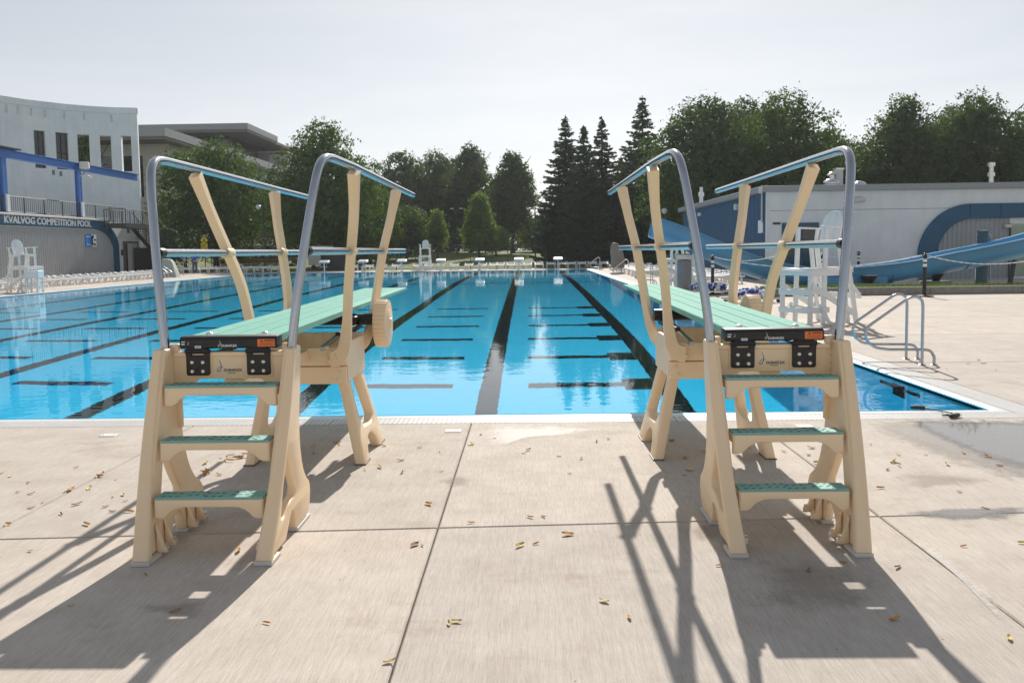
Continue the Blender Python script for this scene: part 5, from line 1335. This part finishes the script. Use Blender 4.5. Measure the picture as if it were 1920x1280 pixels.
street_lamp('plain lamp pole on the lawn beside a spruce', 1003, 72, 392, 'twin')
street_lamp('street lamp with a pale globe beside the blue slide mouth', 1256, 62, 385, 'globe')

# pedestrian crossing sign
p = at(383, 456, 70); z0 = ground_z(p.x, 70)
r = thing('crossing_sign', 'yellow pedestrian crossing sign with two smaller plates', 'sign', (p.x, 70, z0))
MB().tube([(0, .03, 0), (0, .03, at(383, 442, 70).z - z0)], .035, 8).build('post', 'dark_metal', r)
zc = at(383, 450.5, 70).z - z0; k = .36
dia = plate('diamond_plate', [round_poly([(0, zc - k), (k, zc), (0, zc + k), (-k, zc)], .04)], .01, 'sign_yellow', xz(-.02), r, bevel=.002)
wf = MB(); wf.bar((0, -.03, zc - .02), (.0, -.03, zc + .12), .01, .06, (1, 0, 0)); wf.bar((0, -.03, zc - .02), (-.09, -.03, zc - .18), .01, .04, (1, 0, 0)); wf.bar((0, -.03, zc - .02), (.09, -.03, zc - .18), .01, .04, (1, 0, 0)); wf.bar((-.1, -.03, zc + .06), (.1, -.03, zc + .03), .01, .03, (0, 0, 1)); wf.lathe([(.04, -.005), (.04, .005)], 10, axis='Y', c=(0, -.03, zc + .19))
wf.build('walking_figure', 'black_plastic', dia)
zb_ = at(383, 459.5, 70).z - z0; ap = MB().box(-.30, .30, -.03, -.015, zb_ - .16, zb_ + .16).build('arrow_plate', 'sign_yellow', r); ar_ = MB(); ar_.bar((.16, -.033, zb_ + .08), (-.10, -.033, zb_ - .05), .006, .05, (1, 0, 0)); ar_.add([(-.18, -.033, zb_ - .09), (-.04, -.033, zb_ - .09), (-.12, -.033, zb_ + .04)], [(0, 1, 2)]); ar_.build('arrow', 'black_plastic', ap)
zd = at(383, 466, 70).z - z0; MB().box(-.30, .30, -.03, -.015, zd - .13, zd + .13).build('lower_plate', 'sign_orange', r)

# parked cars
def car(label, px, Y, mat, van=False, rz=0.0):
    p = at(px, 470, Y); z0 = ground_z(p.x, Y) + .02
    r = thing('parked_car', label, 'car', (p.x, Y, z0), rz, 'cars parked along the street')
    if van: prof = [(-2.4, .35), (2.35, .35), (2.4, .9), (2.2, 1.15), (1.75, 1.3), (1.3, 2.0), (-2.3, 2.05), (-2.42, 1.2)]
    else: prof = [(-2.2, .32), (2.2, .32), (2.22, .72), (1.9, .88), (1.05, .98), (.45, 1.45), (-1.0, 1.47), (-1.75, 1.02), (-2.2, .95)]
    plate('body', [round_poly(prof, .12)], 1.76, mat, lambda u, v, w: (u, w, v), r, bevel=.08)
    win = [(.95, 1.0), (.42, 1.38), (-.95, 1.4), (-1.55, 1.03)] if not van else [(1.6, 1.32), (1.22, 1.88), (-2.1, 1.9), (-2.2, 1.35)]
    for s_ in (-1, 1):
        plate('side_window', [round_poly(win, .05)], .01, 'glass_dark', lambda u, v, w, s_=s_: (u, s_ * .882 + w, v), r, bevel=.001)
        for x in (-1.35, 1.35): wl_ = MB().lathe([(.20, -.10), (.32, -.10), (.33, 0), (.32, .10), (.20, .10)], 14, axis='Y', c=(x, s_ * .80, .31)).build('wheel', 'black_plastic', r); MB().lathe([(.2, -.012), (.16, .012)], 12, axis='Y', c=(x, s_ * .905, .31)).build('rim', 'bolt_steel', wl_)
    for s_ in (-1, 1): MB().box(2.19, 2.235, s_ * .62 - .14, s_ * .62 + .14, .62, .76).build('headlight', 'globe_white', r, bevel=.01)
    return r
for (px, m_, van, lb) in ((858, 'car_white', False, 'white car parked just right of the far lifeguard chair'), (838, 'car_grey', False, 'dark car parked behind the far lifeguard chair'), (876, 'car_blue', True, 'blue grey van parked left of the bright young tree'),
                          (935, 'car_white', True, 'white van parked right of the bright young tree'), (985, 'car_grey', False, 'dark car parked left of the plain lamp pole'), (1012, 'car_white', True, 'white van parked behind the plain lamp pole'), (1034, 'car_white', False, 'white car parked left of the first spruce')):
    car(lb, px, 112 + rnd.uniform(-1, 1), m_, van, RAD(rnd.choice((0, 180))))
car('white car parked left behind the left board', 466, 92, 'car_white', False, RAD(5)); car('dark car parked behind the left board middle rail', 500, 93, 'car_grey', False, RAD(3)); car('white van parked behind the left board post', 690, 100, 'car_white', True, RAD(0))

# utility cabinet and dark screen at the far left end
p = at(602, 485, 68); r = thing('utility_cabinet', 'grey utility trailer behind the fence left of the board rail post', 'trailer', (p.x, 68, 0))
MB().box(-.95, .95, -.6, .6, .45, 2.05).build('box', 'pale_cap', r, bevel=.03); MB().box(-.3, .2, -.61, -.59, 1.55, 1.8).build('label_panel', 'sticker_white', r)
for x in (-.5, .5): MB().lathe([(.2, -.08), (.24, 0), (.2, .08)], 12, axis='Y', c=(x, -.55, .24)).build('wheel', 'black_plastic', r)
p = at(636, 485, 67); r = thing('dark_screen', 'dark mesh screen panel on the fence beside the trailer', 'screen', (p.x, 65.35, 0)); MB().box(-1.1, 1.1, -.02, .02, .1, 1.75).build('panel', 'dark_metal', r)
for x in (-1.1, 0, 1.1): MB().box(x - .03, x + .03, -.05, -.021, 0, 1.85).build('post', 'dark_metal', r)

# flower bed
p0, p1 = at(415, 485, 78), at(560, 485, 78); rg = random.Random(3)
fbed = thing('flower_bed', 'long bed of red flowers beside the street at the left', 'flower bed', ((p0.x + p1.x) / 2, 78, ground_z(0, 78)))
L_ = (p1.x - p0.x) / 2
fl_ = MB(); lf_ = MB()
for i in range(3000):
    q = Vector((rg.uniform(-L_, L_), rg.uniform(-.8, .8), rg.uniform(.35, .65))); d = .06
    (fl_ if i % 3 else lf_).add([q + Vector((-d, 0, 0)), q + Vector((0, -d, d * .3)), q + Vector((d, 0, 0)), q + Vector((0, d, d))], [(0, 1, 2, 3)])
for i in range(1500):
    q = Vector((rg.uniform(-L_, L_), rg.uniform(-.8, .8), rg.uniform(.0, .5))); d = .09; lf_.add([q + Vector((-d, 0, -d)), q + Vector((0, d, 0)), q + Vector((d, 0, d)), q + Vector((0, -d, .0))], [(0, 1, 2, 3)])
link("blossom", raw_mesh(fl_, 'blossom', 'flower_red'), fbed)['kind'] = 'stuff'; link('leaves', raw_mesh(lf_, 'leaves', 'hedge_leaf'), fbed)['kind'] = 'stuff'

# tarp covered bin
r = thing('covered_equipment', 'grey green tarpaulin covered box by the left pool edge', 'covered box', (-24.3, 53.2, 0), RAD(10))
vs = []; lv = [(.72, .55, 0), (.68, .52, .3), (.45, .34, 1.0), (.32, .24, 1.18), (.15, .1, 1.25)]
for (a, b, z) in lv: vs += [(a * sgn[0] * (1 + .05 * sgn[2]), b * sgn[1], z) for sgn in ((-1, -1, 0), (0, -1.04, 1), (1, -1, 0), (1.04, 0, 0), (1, 1, 0), (0, 1.04, 1), (-1, 1, 0), (-1.04, 0, 0))]
MB().add(vs, [(i * 8 + j, i * 8 + (j + 1) % 8, (i + 1) * 8 + (j + 1) % 8, (i + 1) * 8 + j) for i in range(len(lv) - 1) for j in range(8)] + [tuple(range(32, 40))]).build('tarpaulin', 'grey_cover', r)
MB().tube([(-.70, -.56, .12), (.70, -.56, .12)], .015, 6).build('tie_rope', 'rope_white', r)
r = thing('steel_barrier', 'small steel barrier frame under the terrace stairs', 'barrier', tuple(gp(330, 517)), RAD(0))
MB().tube([(-.55, 0, 0), (-.55, 0, .95), (.55, 0, .95), (.55, 0, 0)], .03, 8).build('frame', 'bolt_steel', r); MB().tube([(-.55, 0, .12), (.55, 0, .12)], .022, 8).build('rail', 'bolt_steel', r)

# person standing by the stairs
def skin_obj(name, V, Ed, Rad, mat, parent):
    me = bpy.data.meshes.new(name); me.from_pydata(V, Ed, []); o = link(name, me, parent)
    bm = bmesh.new(); bm.from_mesh(me); ly = bm.verts.layers.skin.verify()
    for v, rr in zip(bm.verts, Rad): v[ly].radius = (rr, rr) if not isinstance(rr, tuple) else rr
    bm.verts.ensure_lookup_table(); bm.verts[0][ly].use_root = True; bm.to_mesh(me); bm.free()
    o.modifiers.new('skin', 'SKIN').use_smooth_shade = True; sb_ = o.modifiers.new('sub', 'SUBSURF'); sb_.levels = 1; sb_.render_levels = 2
    me.materials.append(M[mat]); return o
pp = gp(366, 514)
r = thing('person', 'person in a blue shirt and jeans standing beside the terrace stairs', 'person', (pp.x, pp.y, 0), RAD(25))
V = [(0, 0, .95), (0, 0, 1.12), (0, 0, 1.38), (0, 0, 1.50), (0, -.01, 1.60), (0, -.02, 1.70), (.09, 0, .90), (.10, -.01, .50), (.10, .01, .09), (.10, -.14, .04), (-.09, 0, .90), (-.11, -.02, .50), (-.12, .01, .09), (-.13, -.14, .04), (.19, 0, 1.40), (.24, .02, 1.14), (.23, -.06, .90), (.22, -.09, .80), (-.19, 0, 1.40), (-.25, .02, 1.14), (-.24, -.05, .90), (-.23, -.08, .80)]
Ed = [(0, 1), (1, 2), (2, 3), (3, 4), (4, 5), (0, 6), (6, 7), (7, 8), (8, 9), (0, 10), (10, 11), (11, 12), (12, 13), (2, 14), (14, 15), (15, 16), (16, 17), (2, 18), (18, 19), (19, 20), (20, 21)]
Rd = [.13, .12, .13, .055, .085, .085, .085, .06, .045, .04, .085, .06, .045, .04, .06, .045, .035, .03, .06, .045, .035, .03]
skin_obj('body', V, Ed, Rd, 'skin', r)
jn = [(0, 0, .96), (.09, 0, .88), (.10, -.01, .50), (.10, .01, .10), (-.09, 0, .88), (-.11, -.02, .50), (-.12, .01, .10)]
skin_obj('jeans', jn, [(0, 1), (1, 2), (2, 3), (0, 4), (4, 5), (5, 6)], [.15, .10, .08, .07, .10, .08, .07], 'jeans', r)
sh = [(0, 0, .98), (0, 0, 1.15), (0, 0, 1.39), (.19, 0, 1.40), (.24, .02, 1.18), (-.19, 0, 1.40), (-.25, .02, 1.18)]
skin_obj('shirt', sh, [(0, 1), (1, 2), (2, 3), (3, 4), (2, 5), (5, 6)], [.155, .145, .15, .08, .065, .08, .065], 'blue_shirt', r)
MB().lathe([(.09, 0), (.105, .05), (.10, .11), (.06, .155), (.01, .165)], 14, c=(0, .015, 1.63)).build('hair', 'hair', r)

# ---- wet patches on the deck
def patch(name, label, pts, mat, z, seed=0, cat='puddle', rim=.35):
    rg = random.Random(seed); P = cat_rom([(p.x, p.y, 0) for p in pts], 8, closed=True); n = len(P); c = sum(P, Vector()) / n
    rings = [1.0, 1 - rim * .33, 1 - rim * .66, 1 - rim]; V = []; film = []
    for k, q in enumerate(rings):
        for p in P:
            w = c.lerp(p, q) ; V.append((w.x, w.y, z)); film.append(k / 3)
    V.append((c.x, c.y, z)); film.append(1.0)
    F = [(k * n + i, k * n + (i + 1) % n, (k + 1) * n + (i + 1) % n, (k + 1) * n + i) for k in range(3) for i in range(n)] + [(3 * n + i, 3 * n + (i + 1) % n, 4 * n) for i in range(n)]
    me = bpy.data.meshes.new(name); me.from_pydata(V, [], F); me.materials.append(M[mat]); me.update()
    if me.polygons[0].normal.z < 0: me.flip_normals()
    at_ = me.attributes.new('film', 'FLOAT', 'POINT'); at_.data.foreach_set('value', film)
    return tag(link(name, me), label, cat)
patch('damp_patch', 'wide damp stain on the deck around the puddle at right', [gp(*q) for q in ((1600, 790), (1700, 781), (1900, 783), (2040, 790), (2060, 930), (1930, 915), (1800, 880), (1700, 840))], 'damp_concrete', .002, 11, 'wet patch', .6)
patch('puddle', 'shallow puddle of water on the deck at the right near the pool corner', [gp(*q) for q in ((1690, 784), (1790, 784), (1900, 786), (2020, 796), (2040, 905), (1900, 880), (1830, 858), (1770, 830), (1715, 806))], 'wet_concrete', .0035, 1, 'puddle', .5)
patch('wet_streak', 'thin pale painted wet sparkle along the deck joint at the lower right', [gp(*q) for q in ((1640, 960), (1700, 988), (1790, 1050), (1850, 1106), (1930, 1180), (1930, 1215), (1850, 1136), (1770, 1062), (1690, 1000))], 'residue', .0035, 2, 'wet patch', .9)  # glint of the wet joint painted as a pale streak
patch('wet_streak', 'wet fringe along the cross joint right of the right board', [gp(*q) for q in ((1660, 961), (1780, 951), (1880, 949), (1960, 950), (1900, 974), (1800, 978), (1720, 974))], 'wet_concrete', .0035, 3, 'wet patch', .9)
patch('painted_splash_sparkle', 'painted pale sparkle of the wet deck by the gutter between the boards', [gp(*q) for q in ((900, 798), (960, 795), (1080, 795), (1150, 801), (1090, 815), (1000, 822), (955, 834), (925, 842), (890, 840), (884, 818))], 'residue', .003, 4, 'stain', .75)  # sparkle of the wet deck painted as a pale patch
rs_ = random.Random(77)
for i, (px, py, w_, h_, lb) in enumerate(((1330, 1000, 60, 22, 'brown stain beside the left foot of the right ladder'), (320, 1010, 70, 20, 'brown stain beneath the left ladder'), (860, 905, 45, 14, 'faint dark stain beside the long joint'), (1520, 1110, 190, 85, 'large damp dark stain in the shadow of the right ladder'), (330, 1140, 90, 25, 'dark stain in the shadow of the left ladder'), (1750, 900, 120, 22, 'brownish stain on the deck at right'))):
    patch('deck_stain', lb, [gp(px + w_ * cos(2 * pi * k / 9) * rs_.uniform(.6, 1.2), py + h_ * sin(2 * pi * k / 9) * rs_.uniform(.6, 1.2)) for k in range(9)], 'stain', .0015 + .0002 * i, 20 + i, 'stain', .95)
# ---- deck plates
for i, (px, py, lb) in enumerate(((850, 808, 'small white anchor plate in the deck left of the painted sparkle'), (205, 816, 'small white anchor plate in the deck at the left'), (1508, 799, 'small white anchor plate in the deck behind the right ladder'))):
    p = gp(px, py); r = thing('deck_plate', lb, 'deck plate', (p.x, p.y, .0), 0, 'anchor plates in the deck'); MB().box(-.07, .07, -.05, .05, .001, .006).build('plate', 'gutter_white', r, bevel=.002)
    for a in (-.05, .05): MB().lathe([(.008, .006), (.005, .009)], 8, c=(a, 0, 0)).build('screw', 'bolt_steel', r)
# ---- cable on the gutter
p, q = gp(1722, 768), gp(1790, 783); r = thing('cable', 'thin black cable with two plugs lying over the gutter at right', 'cable', (0, 0, 0))
MB().tube(cat_rom([(p.x, p.y, .02), (p.x + .1, p.y - .08, .016), (p.x + .2, p.y - .24, .012), (q.x - .08, q.y + .06, .012), (q.x, q.y, .02)], 5), .005, 6).build('cord', 'black_plastic', r)
for (c, a) in ((p, .4), (q, -.5)): MB().bar((c.x - .06, c.y + a * .08, .022), (c.x + .05, c.y - a * .06, .022), .035, .035).build('plug', 'black_plastic', r, bevel=.008); MB().bar((c.x + .05, c.y - a * .06, .02), (c.x + .075, c.y - a * .075, .02), .02, .02).build('plug_tip', 'bolt_steel', r)

# ---- fallen leaves, each its own
A = [(50, 290), (10, 275), (135, 322), (85, 365), (150, 375), (365, 248), (480, 290), (555, 305), (340, 355), (430, 348), (205, 415), (150, 443), (370, 425), (295, 472), (505, 437), (540, 392), (590, 380), (415, 522), (40, 520), (145, 650), (340, 912), (700, 763), (840, 940), (1145, 650), (1280, 995), (830, 232), (985, 228), (1050, 283), (600, 410), (620, 460), (540, 460), (490, 280), (320, 362), (350, 345)]
A2 = [(1130, 205, 9), (985, 268, 6), (855, 310, 7)]
Bq = [(65, 195), (175, 175), (70, 222), (15, 243), (392, 190), (560, 195), (650, 215), (470, 255), (375, 287), (303, 300), (470, 317), (660, 308), (600, 457), (795, 543), (840, 135), (790, 187), (905, 153), (1040, 222), (1060, 208), (1200, 237), (1305, 247), (1250, 318), (1375, 168), (1430, 157), (1130, 515), (1070, 517), (1095, 640), (1020, 650), (535, 645), (570, 648), (690, 1010), (730, 1000), (420, 1185), (1525, 983), (1240, 598), (1410, 905), (75, 185), (185, 185), (800, 180), (480, 310)]
Cq = [(50, 165), (110, 243), (205, 218), (135, 300), (105, 325), (690, 198), (770, 203), (680, 230), (715, 267), (755, 262), (790, 265), (565, 215), (968, 183), (1095, 230), (1220, 230), (1070, 263), (1100, 286), (1045, 298), (1320, 275), (1395, 222), (1508, 238), (1560, 280), (1375, 400), (1010, 383), (1495, 478), (840, 725), (680, 765), (1090, 748), (1075, 988), (1605, 1078), (1670, 638), (1395, 652), (270, 740), (785, 215), (1085, 270), (120, 300)]
spots = [(a / 2.56, 780 + b / 2.56) for a, b in A] + [(560 + a / 2.4615, 760 + b / 2.4615) for a, b in Bq] + [(1240 + a / 2.4615, 760 + b / 2.4615) for a, b in Cq] + [(1730, 670), (1775, 693), (1845, 682), (1868, 694), (1815, 682), (1835, 676)]
for a, b, k in A2: spots += [(a / 2.56 + rnd.gauss(0, 9), 780 + b / 2.56 + rnd.gauss(0, 3.2)) for _ in range(k)]
def leaf_mesh(rg, mat):
    n = 6; L = 1.0; mb = MB(); bend = rg.uniform(.05, .22); tw = rg.uniform(-.5, .5); w0 = rg.uniform(.22, .6)
    for i in range(n + 1):
        t = i / n; w = w0 * sin(pi * min(1, t * .94 + .04)) ** .8; z = .05 + bend * (2 * t - 1) ** 2 * .5; sd_ = .08 * sin(t * 3) * tw
        for s_ in (-1, 0, 1): mb.v.append((t * L - .5, sd_ + s_ * w * .5, z + (.10 * abs(s_) + s_ * tw * .12 * t)))
    for i in range(n):
        for j in range(2): a = i * 3 + j; mb.f.append((a, a + 1, a + 4, a + 3)); mb.m.append(0)
    me = mb.mesh('fallen_leaf', mat); return me
rg = random.Random(19); variants = [leaf_mesh(rg, m_) for m_ in ('leaf_orange',) * 8 + ('leaf_yellow',) * 7 + ('leaf_brown',) * 4]
def zone(px, py):
    if px < 255: return 'dry leaf on the sunlit deck left of the left board', 'leaves left of the left board'
    if px < 560: return 'dry leaf on the deck beneath and beside the left ladder', 'leaves under the left board'
    if px < 890: return 'dry leaf on the deck between left board and long joint', 'leaves between the boards, left of the joint'
    if px < 1230: return 'dry leaf on the deck between long joint and right board', 'leaves between the boards, right of the joint'
    if px < 1620: return 'dry leaf on the deck beneath and beside the right ladder', 'leaves under the right board'
    return 'dry leaf on the deck right of the right board', 'leaves right of the right board'
for i, (px, py) in enumerate(spots):
    p = gp(px, py); o = link('fallen_leaf', rg.choice(variants)); s = rg.choice((.032, .04, .045, .05, .06, .068))
    o.location = (p.x, p.y, .002 + (rg.uniform(0, .02) if i >= len(spots) - 22 else 0)); o.rotation_euler = (rg.uniform(-.25, .25), rg.uniform(-.2, .2), rg.uniform(0, 2 * pi)); o.scale = (s, s, s)
    lb, gq = zone(px, py); colr = o.data.materials[0].name.split('_')[1]
    tag(o, f'small {colr} {lb}', 'leaf', gq)

# ================================================================== thin summer haze
hb = MB().box(-405, 405, -205, 405, -6.0, 24.0)
hz_me = hb.mesh('haze', 'pale_cap'); hm = bpy.data.materials.new('thin_haze'); hm.use_nodes = True; hn = hm.node_tree; hn.nodes.clear()
ho = hn.nodes.new('ShaderNodeOutputMaterial'); hv = hn.nodes.new('ShaderNodeVolumePrincipled')
hv.inputs['Color'].default_value = (0.90, 0.95, 1.0, 1); hv.inputs['Density'].default_value = 0.00028; hv.inputs['Anisotropy'].default_value = 0.45
hn.links.new(hv.outputs[0], ho.inputs['Volume']); hz_me.materials.clear(); hz_me.materials.append(hm)
hz_o = link('haze', hz_me); hz_o['kind'] = 'stuff'; hz_o['label'] = 'thin pale summer haze over the whole place'
